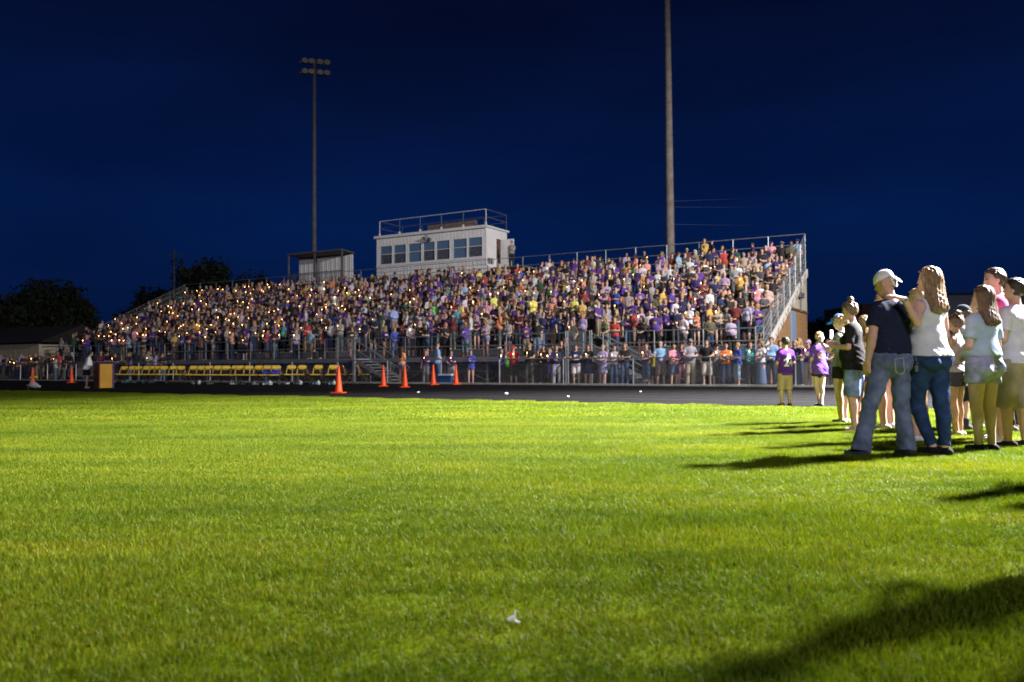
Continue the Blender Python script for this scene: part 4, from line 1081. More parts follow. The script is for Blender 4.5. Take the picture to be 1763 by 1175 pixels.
hero('blond woman in mauve shirt between the navy T-shirt and white tank top, further back', 1560, 733, 205, 35,
     dict(f=True, w=1.05, arms=('low', 'low'), feet=((-.06, 0), (.06, 0)), bot='capri', hair='long', yaw=.2), dict(skin=(.55, .34, .26), shirt=(.20, .10, .16), bot=(.05, .06, .09), hair=(.30, .20, .09), shoes=(.5, .5, .5)), h=.014)
hero('woman in grey shirt and black leggings deep in the group behind the pink shirt', 1745, 745, 230, 35,
     dict(f=True, w=1.05, arms=('low', 'low'), feet=((-.06, 0), (.06, 0)), bot='skinny', hair='long', yaw=.2), dict(skin=(.5, .32, .24), shirt=(.15, .16, .18), bot=(.02, .02, .022), hair=(.06, .04, .02), shoes=(.1, .1, .1)), h=.014)
hero('man in olive shirt and dark shorts behind the boy in dark cap', 1688, 738, 225, 35,
     dict(w=1.05, arms=('low', 'low'), feet=((-.1, 0), (.1, 0)), bot='bermuda', hair='short', yaw=.2), dict(skin=(.45, .28, .2), shirt=(.10, .11, .07), bot=(.03, .03, .035), hair=(.05, .035, .025), shoes=(.5, .5, .5)), h=.014)
# people just outside the frame whose shadows fall into it
for (pp_, hh_, lab, col_) in (((2.92, 3.72), 1.86, 'tall man in grey shirt just outside the right edge, shadow across the near grass', CLO['grey']),
                              ((3.12, 3.22), 1.76, 'woman in white shirt just outside the lower right edge', CLO['white']),
                              ((3.65, 4.05), 1.82, 'man in navy shirt just outside the right edge', CLO['navy']),
                              ((2.75, 2.85), 1.66, 'person in black shirt just outside the lower right corner', CLO['black']),
                              ((4.80, 6.22), 1.76, 'person in purple shirt outside the right edge casting the middle shadow', CLO['purple']),
                              ((5.02, 5.95), 1.76, 'person in orange shirt outside the right edge beside the purple shirt', CLO['orange'])):
    hero(lab, 0, 0, 0, 25, dict(w=1.1, arms=('low', 'low'), bot='pants', hair='short'), dict(skin=SKIN[0], shirt=col_, bot=BOT['jeans'], hair=HAIRC['brown'], shoes=(.03, .03, .03)), pos=pp_, height=hh_, h=.015)
print('heroes', round(time.time() - T1, 1))

# boy 24 and girl with round emblem at the edge of the track
def back_text(root, Gs, txt, size, cz, col_, name, cx=0.0, extrude=0):
    cu = bpy.data.curves.new(name, 'FONT'); cu.body = txt; cu.size = size; cu.align_x = 'CENTER'; cu.align_y = 'CENTER'; cu.offset = size * .035
    tmp = bpy.data.objects.new(name, cu); COL.objects.link(tmp); dg = bpy.context.evaluated_depsgraph_get()
    me = bpy.data.meshes.new_from_object(tmp.evaluated_get(dg)); bpy.data.objects.remove(tmp)
    import bmesh
    bm = bmesh.new(); bm.from_mesh(me); bmesh.ops.triangulate(bm, faces=bm.faces); bmesh.ops.subdivide_edges(bm, edges=[e for e in bm.edges if e.calc_length() > .02], cuts=2)
    g = Gs['shirt']
    for v in bm.verts:
        x = v.co.x + cx; z = v.co.y + cz
        v.co = Vector((x, back_y(g, x, z) - .014, z))
    bm.to_mesh(me); bm.free(); me.materials.clear(); me.materials.append(mat('print_' + name, col_, .7, .05, 10))
    return link(name, me, root)
def back_y(g, x, z):
    i = int(np.clip(round((x - g.lo[0]) / g.h), 0, g.n[0] - 1)); k = int(np.clip(round((z - g.lo[2]) / g.h), 0, g.n[2] - 1))
    c = g.D[i, :, k]; j = np.nonzero(c < 0)[0]
    if not len(j): return -.15
    j = j[0]
    t = c[j - 1] / (c[j - 1] - c[j]) if j > 0 else 0
    return float(g.lo[1] + (j - 1 + t) * g.h)
def ring(root, g, cx, cz, r0, r1, col_, name, n=28, sx=1.0):
    v = []; f = []
    for i in range(n):
        th = 2 * math.pi * i / n
        for r_ in (r0, r1):
            x = cx + r_ * math.cos(th) * sx; z = cz + r_ * math.sin(th); v.append((x, back_y(g, x, z) - .013, z))
    for i in range(n): j = (i + 1) % n; f.append((2 * i, 2 * i + 1, 2 * j + 1, 2 * j))
    link(name, mesh_from(name, v, f, mat('print_' + name, col_, .7, .05, 10)), root)
def boy_extra(root, Gs, s):
    back_text(root, Gs, '24', .27, 1.12, (.62, .62, .60), 'shirt_number', .03)
    g = Gs['shirt']; ring(root, g, .03, 1.305, .0, .050, (.62, .62, .60), 'shirt_emblem', 16); ring(root, g, .03, 1.25, .0, .036, (.62, .62, .61), 'shirt_emblem', 12, 1.9)
hero('boy in purple T-shirt numbered 24 and khaki shorts standing on the track edge', 1353, 700, 117, 12,
     dict(w=1.08, hs=1.1, arms=('low', 'low'), feet=((-.11, 0), (.11, 0)), bot='bermuda', hem=.80, flare=.17, hair='short', yaw=.2, sleeve=.85),
     dict(skin=(.50, .32, .21), shirt=(.095, .022, .27), bot=(.37, .27, .20), hair=(.028, .02, .015), shoes=(.13, .03, .03), sole=(.6, .6, .6)), extra=boy_extra, h=.012)
def girl_extra(root, Gs, s):
    g = Gs['shirt']; ring(root, g, 0, 1.22, .088, .098, (.62, .38, .22), 'emblem_ring'); ring(root, g, 0, 1.22, .056, .063, (.62, .25, .12), 'emblem_inner_ring')
    back_text(root, Gs, '60', .085, 1.22, (.80, .45, .03), 'emblem_number')
hero('girl in long purple T-shirt with a round gold emblem, legs crossed, beside the boy', 1412, 700, 127, 12,
     dict(f=True, w=1.1, arms=('low', 'candle'), feet=((.02, .05), (-.03, -.10)), kbend=(.05, .02), bot='shortshorts', hem=.76, flare=.19, hair='pony', yaw=-.3, sleeve=.85),
     dict(skin=(.52, .36, .27), shirt=(.11, .05, .30), bot=(.02, .015, .05), hair=(.40, .29, .14), shoes=(.10, .13, .17), sole=(.5, .4, .35)), extra=girl_extra, h=.012)
# woman at the lectern
hero('woman in white jacket and black skirt leaning over the gold lectern', 149, 669, 64, -62,
     dict(f=True, w=1.22, arms=('candle', 'low'), shirt='long', bot='skirt', sk=.175, hem=.88, flare=.19, hair='bun', lean=.22, pitch=-.3, yaw=0), dict(skin=SKIN[1], shirt=(.82, .82, .82), bot=(.015, .015, .017), hair=HAIRC['dark'], shoes=(.45, .38, .3)), h=.017)
lx, ly = G(176, 669)
le = empty('lectern', (lx, ly, 0), R(FIELD + 10)); tag(le, 'gold and purple lectern standing on the track beside the row of chairs', 'lectern')
M_gold = mat('gold_panel', (.50, .27, .015), .55, .1, 3); M_purp = mat('purple_panel', (.07, .03, .22), .5, .1, 3)
le.rotation_euler = (0, 0, R(FIELD + 80))
link('front_panel', MB().box(-.30, .22, .20, .25, .02, 1.0).mesh('front_panel', M_gold), le)
link('side_panel', MB().box(-.34, -.302, -.22, .30, .0, 1.04).mesh('side_panel', M_purp), le)
link('side_panel', MB().box(.222, .26, -.22, .30, .0, 1.04).mesh('side_panel', mat('dark_wood', (.10, .03, .015), .6)), le)
link('top', MB().quadbox([(-.36, -.26, .98), (.28, -.26, .98), (.28, .28, 1.06), (-.36, .28, 1.06), (-.36, -.26, 1.02), (.28, -.26, 1.02), (.28, .28, 1.10), (-.36, .28, 1.10)]).mesh('top', M_purp), le)
link('shelf', MB().box(-.30, .22, -.2, .2, .5, .53).mesh('shelf', M_purp), le)

# ------------------------------------------------------------------ people along the fence (feet px, b, what they wear)
def pal(shirt, bot, hair='brown', skin=0, shoes=(.25, .25, .26), cap=None, logo=None):
    p = dict(skin=SKIN[skin], shirt=CLO[shirt] if isinstance(shirt, str) else shirt, bot=BOT.get(bot, CLO.get(bot, (.1, .1, .1))) if isinstance(bot, str) else bot, hair=HAIRC[hair], shoes=shoes)
    if cap: p['cap'] = CLO[cap]
    if logo: p['logo'] = CLO[logo]
    return p
DEN = (.10, .17, .28); KH = BOT['khaki trousers']; LK_ = (.60, .58, .54)
N_PEOPLE = [0]
def single(name_label, x, y, H, rz, sp, pl, h=.023, z=0.0, me=None, group=None, candle=None):
    if me is None:
        v, f, ids, fc, lg = merged(sp, h); me = mesh_from('person', v, f, M_person, True, colour(ids, fc, lg, pl))
    o = link('person', me, None, (x, y, z), R(rz)); s = H / 1.753; o.scale = (s, s, s); tag(o, name_label, 'person', group); N_PEOPLE[0] += 1
    if candle:
        hx_, hy_, hz_ = candle; c, s_ = math.cos(R(rz)), math.sin(R(rz))
        return (x + s * (hx_ * c - hy_ * s_), y + s * (hx_ * s_ + hy_ * c), z + s * hz_)
FENCE = [  # px, b, height, turn, pose, palette, candle?, label
 (692, .55, 1.70, 178, dict(f=True, arms=('low', 'low'), bot='shortshorts', hair='long', hl=1.30, yaw=-.3), pal((.80, .34, .17), DEN, 'brown'), 0, 'girl with long brown hair in orange T-shirt and denim shorts, back turned, by the stairs'),
 (733, .9, 1.55, 20, dict(f=True, arms=('candle', 'down'), bot='pants', hair='pony'), pal('dark purple', 'grey trousers', 'dark'), 1, 'girl in dark purple shirt behind the man in pale blue, left of him'),
 (753, .45, 1.88, 140, dict(w=1.12, arms=('down', 'low'), bot='pants', hair='short', hem=.88, yaw=-.4), pal('light blue', 'jeans', 'brown'), 0, 'tall man in loose pale blue shirt and jeans, back turned, beside the blue cooler'),
 (777, .9, 1.50, 30, dict(arms=('candle', 'low'), bot='shorts', hair='short'), pal('dark purple', (.3, .3, .3), 'brown'), 1, 'boy in dark purple shirt behind the cooler'),
 (811, .6, 1.52, 10, dict(f=True, shirt='long', arms=('candle', 'candle'), bot='shortshorts', hair='short', hem=.80, flare=.19), pal((.05, .08, .42), (.1, .1, .3), 'brown', logo='white'), 0, 'girl in blue patterned hooded top right of the cooler'),
 (864, .7, 1.55, 20, dict(f=True, arms=('low', 'candle'), bot='pants', hair='long', shirt='tank'), pal('royal blue', 'black trousers', 'dark'), 1, 'girl in royal blue top with arm on the rail left of the red shirt'),
 (884, .6, 1.65, 30, dict(w=1.15, arms=('candle', 'candle'), bot='bermuda', hair='short', cap='front', pitch=-.2), pal('red', 'black trousers', 'brown', cap='red'), 1, 'person in red shirt and red cap with black shorts at the fence'),
 (875, 1.0, 1.45, 10, dict(arms=('low', 'low'), bot='pants', hair='short'), pal('neon green', 'black trousers', 'brown'), 0, 'child in bright green shirt half hidden behind the red shirt'),
 (912, .5, 1.76, 5, dict(w=1.12, arms=('rail', 'candle'), bot='pants', hair='short', shirt='polo'), pal('black', (.09, .09, .07), 'dark-blond', skin=1), 1, 'man in black polo shirt and olive trousers leaning on the fence rail with a candle'),
 (927, 1.0, 1.50, 0, dict(f=True, arms=('low', 'low'), bot='pants', hair='long'), pal('charcoal', 'black trousers', 'brown'), 0, 'child in charcoal shirt behind the two people in black'),
 (936, .55, 1.66, 5, dict(f=True, arms=('candle', 'low'), bot='pants', hair='long', shirt='long'), pal('black', 'black trousers', 'dark', shoes=(.6, .6, .6)), 1, 'dark-haired woman all in black with white trainers holding a candle'),
 (946, .75, 1.50, 10, dict(f=True, arms=('candle', 'low'), bot='dress', hair='long'), pal('violet', 'violet', 'blond'), 1, 'blond girl in violet dress partly behind the woman in navy cardigan'),
 (958, .5, 1.64, 30, dict(f=True, w=1.25, arms=('candle', 'rail'), bot='pants', hair='short', shirt='long'), pal('navy', (.34, .34, .38), 'light-brown'), 1, 'woman in navy cardigan and pale grey patterned trousers at the fence'),
 (967, 1.2, 1.86, 20, dict(w=1.1, arms=('low', 'low'), bot='pants', hair='short'), pal('black', 'black trousers', 'brown'), 0, 'tall man in black standing behind the woman in navy cardigan'),
 (992, .55, 1.66, 15, dict(f=True, w=1.15, arms=('rail', 'rail'), bot='shorts', hair='short'), pal('navy', (.62, .60, .62), 'brown', logo='white'), 0, 'woman in navy and white patterned top with white shorts beside a fence post'),
 (1013, .6, 1.66, 0, dict(f=True, w=1.1, arms=('candle', 'candle'), bot='dress', dz=.50, hair='long'), pal('black', 'navy', 'brown', logo='white'), 1, 'woman in dark navy dress holding a white bundle at the fence'),
 (1038, .5, 1.62, 0, dict(f=True, w=1.15, arms=('rail', 'rail'), bot='dress', dz=.52, hair='short'), pal('lavender', (.25, .24, .38), 'grey', logo='white'), 0, 'woman in pale lavender dress leaning on the fence rail'),
 (1058, .55, 1.60, 0, dict(f=True, arms=('rail', 'candle'), bot='pants', hair='pony'), pal('white', 'jeans', 'dark'), 1, 'girl in pale T-shirt and blue jeans beside the lavender dress'),
 (1076, .55, 1.68, 10, dict(f=True, arms=('fold', 'rail'), bot='skinny', hair='long'), pal('black', 'jeans', 'light-brown', skin=0), 0, 'woman in black T-shirt and blue jeans, arms folded on the rail'),
 (1113, .5, 1.66, -10, dict(f=True, w=1.12, arms=('rail', 'candle'), bot='capri', hair='short'), pal((.16, .11, .15), 'jeans', 'brown'), 1, 'woman in dusky mauve top and cropped jeans beside the stairs'),
 (1137, .5, 1.72, 15, dict(w=1.15, arms=('low', 'rail'), bot='bermuda', hair='short'), pal('light blue', (.14, .11, .10), 'grey', skin=1), 0, 'man in bright sky blue shirt and brown shorts leaning on the fence'),
 (1127, 1.0, 1.40, 0, dict(arms=('down', 'down'), bot='shorts', hair='short'), pal('yellow', 'black trousers', 'brown'), 0, 'child in yellow shirt hidden between the mauve top and sky blue shirt'),
 (1160, .5, 1.62, 40, dict(f=True, w=1.25, arms=('rail', 'rail'), bot='shorts', hair='short', cap=None), pal('pink', (.05, .09, .14), 'dark'), 0, 'woman in pink top and navy shorts leaning on the fence'),
 (1174, .9, 1.60, 0, dict(f=True, arms=('low', 'low'), bot='capri', hair='long'), pal('dark purple', 'pink', 'red'), 0, 'girl in dark purple shirt behind the woman in pink'),
 (1189, .5, 1.78, 20, dict(w=1.18, arms=('rail', 'rail'), bot='pants', hair='short', cap='front', hem=.86), pal((.34, .33, .40), (.30, .26, .18), 'dark', cap='grey'), 0, 'big man in grey T-shirt, cap and khaki trousers, forearms on the rail'),
 (1217, .5, 1.76, 10, dict(w=1.08, arms=('rail', 'pocket'), bot='bermuda', hair='short', shirt='polo'), pal('black', (.52, .48, .40), 'dark'), 0, 'man in black polo and cream shorts leaning on the fence'),
 (1234, .8, 1.60, 10, dict(arms=('low', 'candle'), bot='bermuda', hair='short', cap='front'), pal('grey', 'black trousers', 'dark', cap='black'), 1, 'teenager in grey T-shirt and black cap beside the cream shorts'),
 (1250, .5, 1.60, 5, dict(f=True, w=1.1, arms=('candle', 'rail'), bot='pants', hair='short'), pal('orange', 'dark jeans', 'brown', logo='white'), 0, 'woman in orange T-shirt and dark jeans at the fence'),
 (1270, .55, 1.62, -45, dict(f=True, w=1.08, arms=('candle', 'candle'), bot='capri', hair='short'), pal('royal blue', (.25, .35, .45), 'blond'), 1, 'blond woman in royal blue T-shirt and pale cropped jeans'),
 (1292, .6, 1.64, 5, dict(f=True, w=1.12, arms=('candle', 'low'), bot='pants', hair='long'), pal('teal', 'black trousers', 'brown'), 1, 'woman in turquoise top and black trousers'),
 (1310, .5, 1.66, -20, dict(f=True, w=1.05, arms=('rail', 'candle'), bot='longskirt', hair='long', sk=.21), pal('white', (.10, .15, .27), 'dark-blond'), 0, 'woman in white top and long blue patterned skirt'),
 (1328, .6, 1.80, -10, dict(w=1.12, arms=('low', 'candle'), bot='pants', hair='short', shirt='long'), pal('light blue', 'dark jeans', 'brown'), 1, 'man in pale blue long-sleeved shirt and dark trousers near the wall'),
 (1343, 1.1, 1.68, 20, dict(arms=('low', 'low'), bot='pants', hair='short'), pal('maroon', 'black trousers', 'dark'), 0, 'dark-haired man in maroon shirt behind the boy numbered 24'),
 (1369, .6, 1.66, -10, dict(f=True, arms=('low', 'low'), bot='pants', hair='long'), pal('navy', 'dark jeans', 'blond'), 0, 'blond woman in navy shirt right of the boy numbered 24'),
 (1376, 1.3, 1.75, -20, dict(f=True, arms=('low', 'low'), bot='pants', hair='long'), pal('tan', 'jeans', 'blond'), 0, 'tall blond woman in tan top at the foot of the brick wall'),
 (1392, .5, 1.66, -15, dict(w=1.05, arms=('candle', 'rail'), bot='pants', hair='short', cap='front', shirt='tee'), pal('purple', KH, 'light-brown', cap='lavender', logo='white'), 1, 'person in purple shirt, purple cap and khaki trousers behind the fence'),
 (1425, .7, 1.68, 0, dict(f=True, arms=('low', 'low'), bot='pants', hair='long'), pal('charcoal', 'black trousers', 'dark'), 0, 'woman in charcoal shirt behind the girl with the gold emblem'),
 (1407, 1.4, 1.62, 0, dict(f=True, arms=('low', 'low'), bot='capri', hair='short'), pal('lavender', 'jeans', 'brown'), 0, 'woman in lavender shirt at the back near the wall corner'),
]
nm_c = {}
for (px, b, H, turn, sp, pl, cd, lab) in FENCE:
    a = A_at(px, b, 1.0); x, y, _ = W(a, b)
    sp = dict(sp); sp.setdefault('feet', ((-.10 - random.uniform(0, .04), random.uniform(-.05, .05)), (.10 + random.uniform(0, .04), random.uniform(-.05, .05)))); sp.setdefault('yaw', random.uniform(-.35, .35))
    hp_ = single(lab, x, y, H, FIELD + turn, sp, pl, .0215, candle=(.0, .30, 1.25))
    if cd: add_candle(hp_, 'lit candle held by the ' + ' '.join(lab.split()[:10]))
print('fence people', round(time.time() - T1, 1))

# ------------------------------------------------------------------ variants for the people in the stand
VSP = [
 ('short-haired', 'T-shirt', dict(arms=('candle', 'candle'), hair='short')), ('short-haired', 'T-shirt', dict(w=1.15, arms=('down', 'low'), hair='short', yaw=.5)),
 ('short-haired', 'T-shirt', dict(w=1.05, arms=('fold', 'fold'), hair='short', yaw=.3)), ('short-haired', 'T-shirt', dict(w=1.1, arms=('candle', 'down'), hair='short', yaw=-.2, pitch=-.2)),
 ('long-haired', 'T-shirt', dict(f=True, arms=('candle', 'candle'), hair='long', yaw=.3, bot='shorts')), ('long-haired', 'top', dict(f=True, arms=('low', 'low'), hair='long', shirt='tank', bot='shortshorts', yaw=-.3)),
 ('long-haired', 'T-shirt', dict(f=True, w=1.15, arms=('fold', 'low'), hair='long', bot='pants')), ('long-haired', 'shirt', dict(f=True, w=1.05, arms=('candle', 'low'), hair='long', shirt='long', yaw=.5)),
 ('capped', 'T-shirt', dict(arms=('candle', 'low'), hair='short', cap='front', bot='bermuda')), ('capped', 'T-shirt', dict(w=1.12, arms=('down', 'down'), hair='short', cap='front', yaw=.5)),
 ('ponytailed', 'T-shirt', dict(f=True, w=1.08, arms=('candle', 'candle'), hair='bun', pitch=-.25, yaw=.2)), ('short-haired', 'shirt', dict(w=1.08, arms=('low', 'low'), hair='short', shirt='long', yaw=.6)),
 ('short-haired', 'T-shirt', dict(w=1.22, arms=('pocket', 'candle'), hair='short', yaw=.2)), ('long-haired', 'T-shirt', dict(f=True, arms=('down', 'candle'), hair='long', yaw=.6, pitch=-.15, bot='shorts')),
 ('short-haired', 'T-shirt', dict(f=True, w=1.25, arms=('low', 'candle'), hair='short', bot='capri')), ('long-haired', 'T-shirt', dict(f=True, w=.98, arms=('cross', 'cross'), hair='long', yaw=-.2)),
]
VAR_N = [merged(sp, .030) for _, _, sp in VSP]; VAR_F = [merged(sp, .040) for _, _, sp in VSP]
def triq(v): return len(v[1])
print('variants', [triq(v) for v in VAR_N[:3]], [triq(v) for v in VAR_F[:3]], round(time.time() - T1, 1))
cand_off = {'candle': (.0, .30, 1.25), 'low': (.0, .27, 1.03)}
WR = [('purple', 17), ('dark purple', 15), ('violet', 2), ('white', 9), ('black', 30), ('navy', 9), ('grey', 9), ('charcoal', 12), ('orange', 2.2), ('gold', 1.8), ('red', 1.8), ('maroon', 4), ('teal', 1), ('light blue', 2.5), ('royal blue', 2), ('pink', 2), ('tan', 4), ('lavender', 4), ('olive', 2), ('brown', 3), ('coral', 1.5), ('mint', 1), ('dark green', 1.5), ('yellow', .8), ('hot pink', .5)]
WL = [(n_, q_ * (.45 if n_ in ('purple', 'violet') else 1.5 if n_ in ('black', 'charcoal', 'navy', 'brown', 'maroon', 'tan') else 1)) for n_, q_ in WR]
def pick(ws, g): r = g.random() * sum(q for _, q in ws); 
def wpick(ws):
    r = random.random() * sum(q for _, q in ws)
    for n_, q in ws:
        r -= q
        if r <= 0: return n_
    return ws[-1][0]
# notable colours at places of the photo
SPOTS = [(751, 538, 'neon green'), (690, 575, 'royal blue'), (985, 510, 'yellow'), (1052, 508, 'hot pink'), (764, 482, 'teal'), (857, 483, 'royal blue'), (885, 513, 'coral'), (916, 523, 'yellow'), (842, 530, 'pink'), (749, 523, 'light blue'), (804, 500, 'light blue'), (952, 560, 'royal blue'), (1005, 565, 'lavender'),
 (1185, 512, 'red'), (1168, 557, 'white'), (1148, 520, 'gold'), (1122, 475, 'white'), (1140, 478, 'navy'), (1165, 470, 'white'), (1173, 430, 'maroon'), (1204, 432, 'gold'), (1145, 435, 'violet'), (1272, 475, 'grey'), (1298, 515, 'pink'), (1229, 520, 'white'), (1240, 555, 'tan'), (1255, 552, 'lavender'), (1192, 562, 'white'),
 (916, 485, 'mint'), (940, 450, 'white'), (944, 480, 'white'), (920, 425, 'grey'), (882, 455, 'red'), (865, 560, 'orange'), (895, 500, 'orange'), (1010, 455, 'red'), (1060, 450, 'white'), (715, 590, 'white'), (700, 575, 'maroon'), (785, 575, 'violet'), (640, 545, 'royal blue'), (650, 470, 'teal'), (603, 500, 'white'), (545, 492, 'teal'), (513, 488, 'white'), (540, 511, 'teal'), (468, 515, 'light blue'),
 (535, 575, 'light blue'), (520, 580, 'lavender'), (489, 567, 'teal'), (455, 565, 'light blue'), (405, 575, 'white'), (426, 510, 'royal blue'), (470, 560, 'navy'), (583, 555, 'olive'), (612, 560, 'pale green'), (630, 560, 'teal'), (556, 575, 'maroon'), (330, 520, 'white'), (236, 552, 'teal'), (242, 565, 'orange'), (293, 575, 'white'), (296, 590, 'gold'), (310, 583, 'light blue'), (173, 562, 'white'), (188, 572, 'red'), (304, 505, 'teal'),
 (836, 555, 'purple'), (850, 585, 'lavender'), (895, 578, 'purple'), (1030, 470, 'purple'), (1090, 560, 'red'), (1110, 570, 'black'), (1104, 557, 'lavender'), (1130, 572, 'purple'), (1147, 568, 'purple'), (1280, 570, 'lavender'), (1290, 590, 'purple'), (1314, 430, 'navy'), (1005, 540, 'gold'), (1024, 545, 'grey'), (935, 570, 'black'), (1365, 425, 'light blue'), (1320, 455, 'light blue')]
slots = []
def add_slot(a, b, z, row, seat=None): slots.append(dict(a=a, b=b, z=z, row=row))
AIS = [(ST1[0] + .2, 1.1), (ST2[0] + .2, 1.1)]
for k in range(0, NROW + 1):
    if k == 0: b, z, sp_, pr = FR + .32, DECK, .56, .72
    else: b, z, sp_, pr = row_b(k) + random.uniform(.22, .5), row_z(k), .42, .96
    if k == 0:
        seq = np.arange(aR + .35, aL - 1, sp_)
    else: seq = np.arange(aR + .35, aL - .4, sp_)
    for a in seq:
        a = a + random.uniform(-.13, .13)
        p = pr
        px = proj(W(a, b, z + 1.2))[0]
        if any(lo_ < a < lo_ + w_ for lo_, w_ in AIS): p = .35 if k else 0
        if k >= 10 and 640 < px < 905: p = .5
        if k == 9 and 640 < px < 905: p = .9
        if k == 10: p *= .62
        if k == 0 and px < 620: p = .5
        if k >= 7 and px > 1310: p *= .85
        if a > aL - (2 + k * .25): p *= .4
        if random.random() < p: add_slot(a, b + random.uniform(-.08, .1), z, k)
bl = PB + .9
slots.append(dict(a=A_at(881, bl, 7.5), b=bl, z=dz1 - 2.08, row=10, col='lavender', own=True))
# two people standing on the top seats, one on the press box landing
for px, nm in ((1213, 'gold'), (1226, 'black')):
    b = row_b(10) + .8; slots.append(dict(a=A_at(px, b, 7), b=b, z=row_z(10) + .45, row=10, col=nm, own=True))
# people on the ground behind the fence at the left, and on the walkway below the front rail
for i in range(46):
    b = random.uniform(.5, 2.2) if i < 30 else random.uniform(2.6, 6)
    px = random.uniform(-25, 132); slots.append(dict(a=A_at(px, b, 1), b=b, z=0.0, row=-1))
for px in (190, 200, 214, 226, 238, 246, 255, 262, 272, 281, 289): slots.append(dict(a=A_at(px, 1.5, 1), b=random.uniform(.8, 2.0), z=0.0, row=-1))
for i, s_ in enumerate(slots):
    q = proj(W(s_['a'], s_['b'], s_['z'] + 1.25)); s_['px'], s_['py'], s_['d'] = q
    s_['var'] = random.randrange(len(VSP)); left = max(0, min(1, (q[0] - 300) / 500))
    if 'col' not in s_: s_['col'] = wpick(WR if random.random() < left else WL)
    s_['H'] = random.choice((1.45, 1.60, 1.66, 1.72, 1.76, 1.84)) * random.uniform(.97, 1.04)
    if s_['row'] == 10 and 'own' not in s_: s_['H'] = min(s_['H'], 1.66)
    s_['hair'] = random.choices(list(HAIRC), (30, 18, 20, 20, 9, 3, 10))[0]; s_['skin'] = random.choices(range(5), (34, 28, 26, 8, 4))[0]
    s_['bot'] = random.choice(list(BOT)); s_['turn'] = random.gauss(10, 30)
used = set()
for px, py, c in SPOTS:
    best = min((s_ for s_ in slots if id(s_) not in used and s_['row'] >= 0), key=lambda s_: abs(s_['px'] - px) + abs(s_['py'] - py)); best['col'] = c; used.add(id(best))
print('slots', len(slots))
def slot_pal(s_):
    p = slot_pal0(s_)
    for k in ('shirt', 'bot', 'cap'):
        c = np.array(p[k]); g = c @ [.3, .5, .2]; p[k] = tuple((c * .82 + g * .18) * (.98 if k == 'shirt' else .68))
    return p
def slot_pal0(s_):
    p = dict(skin=rnd(SKIN[s_['skin']], .08), shirt=rnd(CLO[s_['col']], .15), bot=rnd(BOT[s_['bot']], .15), hair=rnd(HAIRC[s_['hair']], .2), shoes=random.choice(((.03, .03, .03), (.4, .4, .4), (.15, .1, .08))), cap=random.choice((CLO['white'], CLO['purple'], CLO['black'], CLO['navy'], CLO['grey'])))
    if s_['col'] in ('purple', 'dark purple', 'violet') and random.random() < .55: p['logo'] = random.choice((CLO['white'], CLO['gold'], CLO['gold']))
    elif random.random() < .15: p['logo'] = random.choice((CLO['white'], CLO['gold'], CLO['purple'], CLO['black']))
    return p
N_IND = 300 - 24 - len(FENCE) - 4
ordr = sorted(slots, key=lambda s_: s_['d'] + (0 if s_['row'] >= 0 else 4))
ind = ordr[:N_IND]; mass = ordr[N_IND:]
UNI = ['', 'first', 'second', 'third', 'fourth', 'fifth', 'sixth', 'seventh', 'eighth', 'ninth', 'tenth', 'eleventh', 'twelfth', 'thirteenth', 'fourteenth', 'fifteenth', 'sixteenth', 'seventeenth', 'eighteenth', 'nineteenth']
TEN = ['', '', 'twenty', 'thirty', 'forty', 'fifty', 'sixty', 'seventy', 'eighty', 'ninety']
def ordw(n):
    if n < 20: return UNI[n]
    if n >= 100: return 'hundred-and-' + ordw(n - 100) if n > 100 else 'hundredth'
    return TEN[n // 10] + '-' + UNI[n % 10] if n % 10 else TEN[n // 10][:-1] + 'ieth'
ORD = ['', 'first', 'second', 'third', 'fourth', 'fifth', 'sixth', 'seventh', 'eighth', 'ninth', 'top', 'eleventh', 'twelfth', 'top']
def row_name(k): return 'at the front rail' if k == 0 else ('on the ground at left' if k < 0 else ('in the ' + ORD[k] + ' row'))
byrow = {}
for s_ in slots: byrow.setdefault(s_['row'], []).append(s_)
for r_ in byrow.values(): r_.sort(key=lambda s_: s_['a'])
seen = {}
for s_ in ind:
    hairn, garm, _ = VSP[s_['var']]; rr = byrow[s_['row']]; i = rr.index(s_)
    nr = rr[i - 1]['col'] if i > 0 else None; nl = rr[i + 1]['col'] if i + 1 < len(rr) else None
    pos = f"between {nl} and {nr}" if nl and nr else 'at the right end'
    lab = f"{s_['hair'] if hairn != 'capped' else ''} {hairn} person in {s_['col']} {row_name(s_['row'])}, {pos}".strip()
    k_ = lab
    if lab in seen: lab = f"{s_['hair']} {hairn} person in {s_['col']} {row_name(s_['row'])}, {ordw(i + 1)} from the right"
    seen[lab] = 1; s_['lab'] = lab
for s_ in ind:
    v, f, ids, fc, lg = VAR_N[s_['var']]
    me = mesh_from('person', v, f, M_person, True, colour(ids, fc, lg, slot_pal(s_)))
    x, y, z = W(s_['a'], s_['b'], s_['z'])
    single(s_['lab'], x, y, s_['H'], FIELD + s_['turn'], None, None, z=z, me=me, group='people standing in the grandstand')
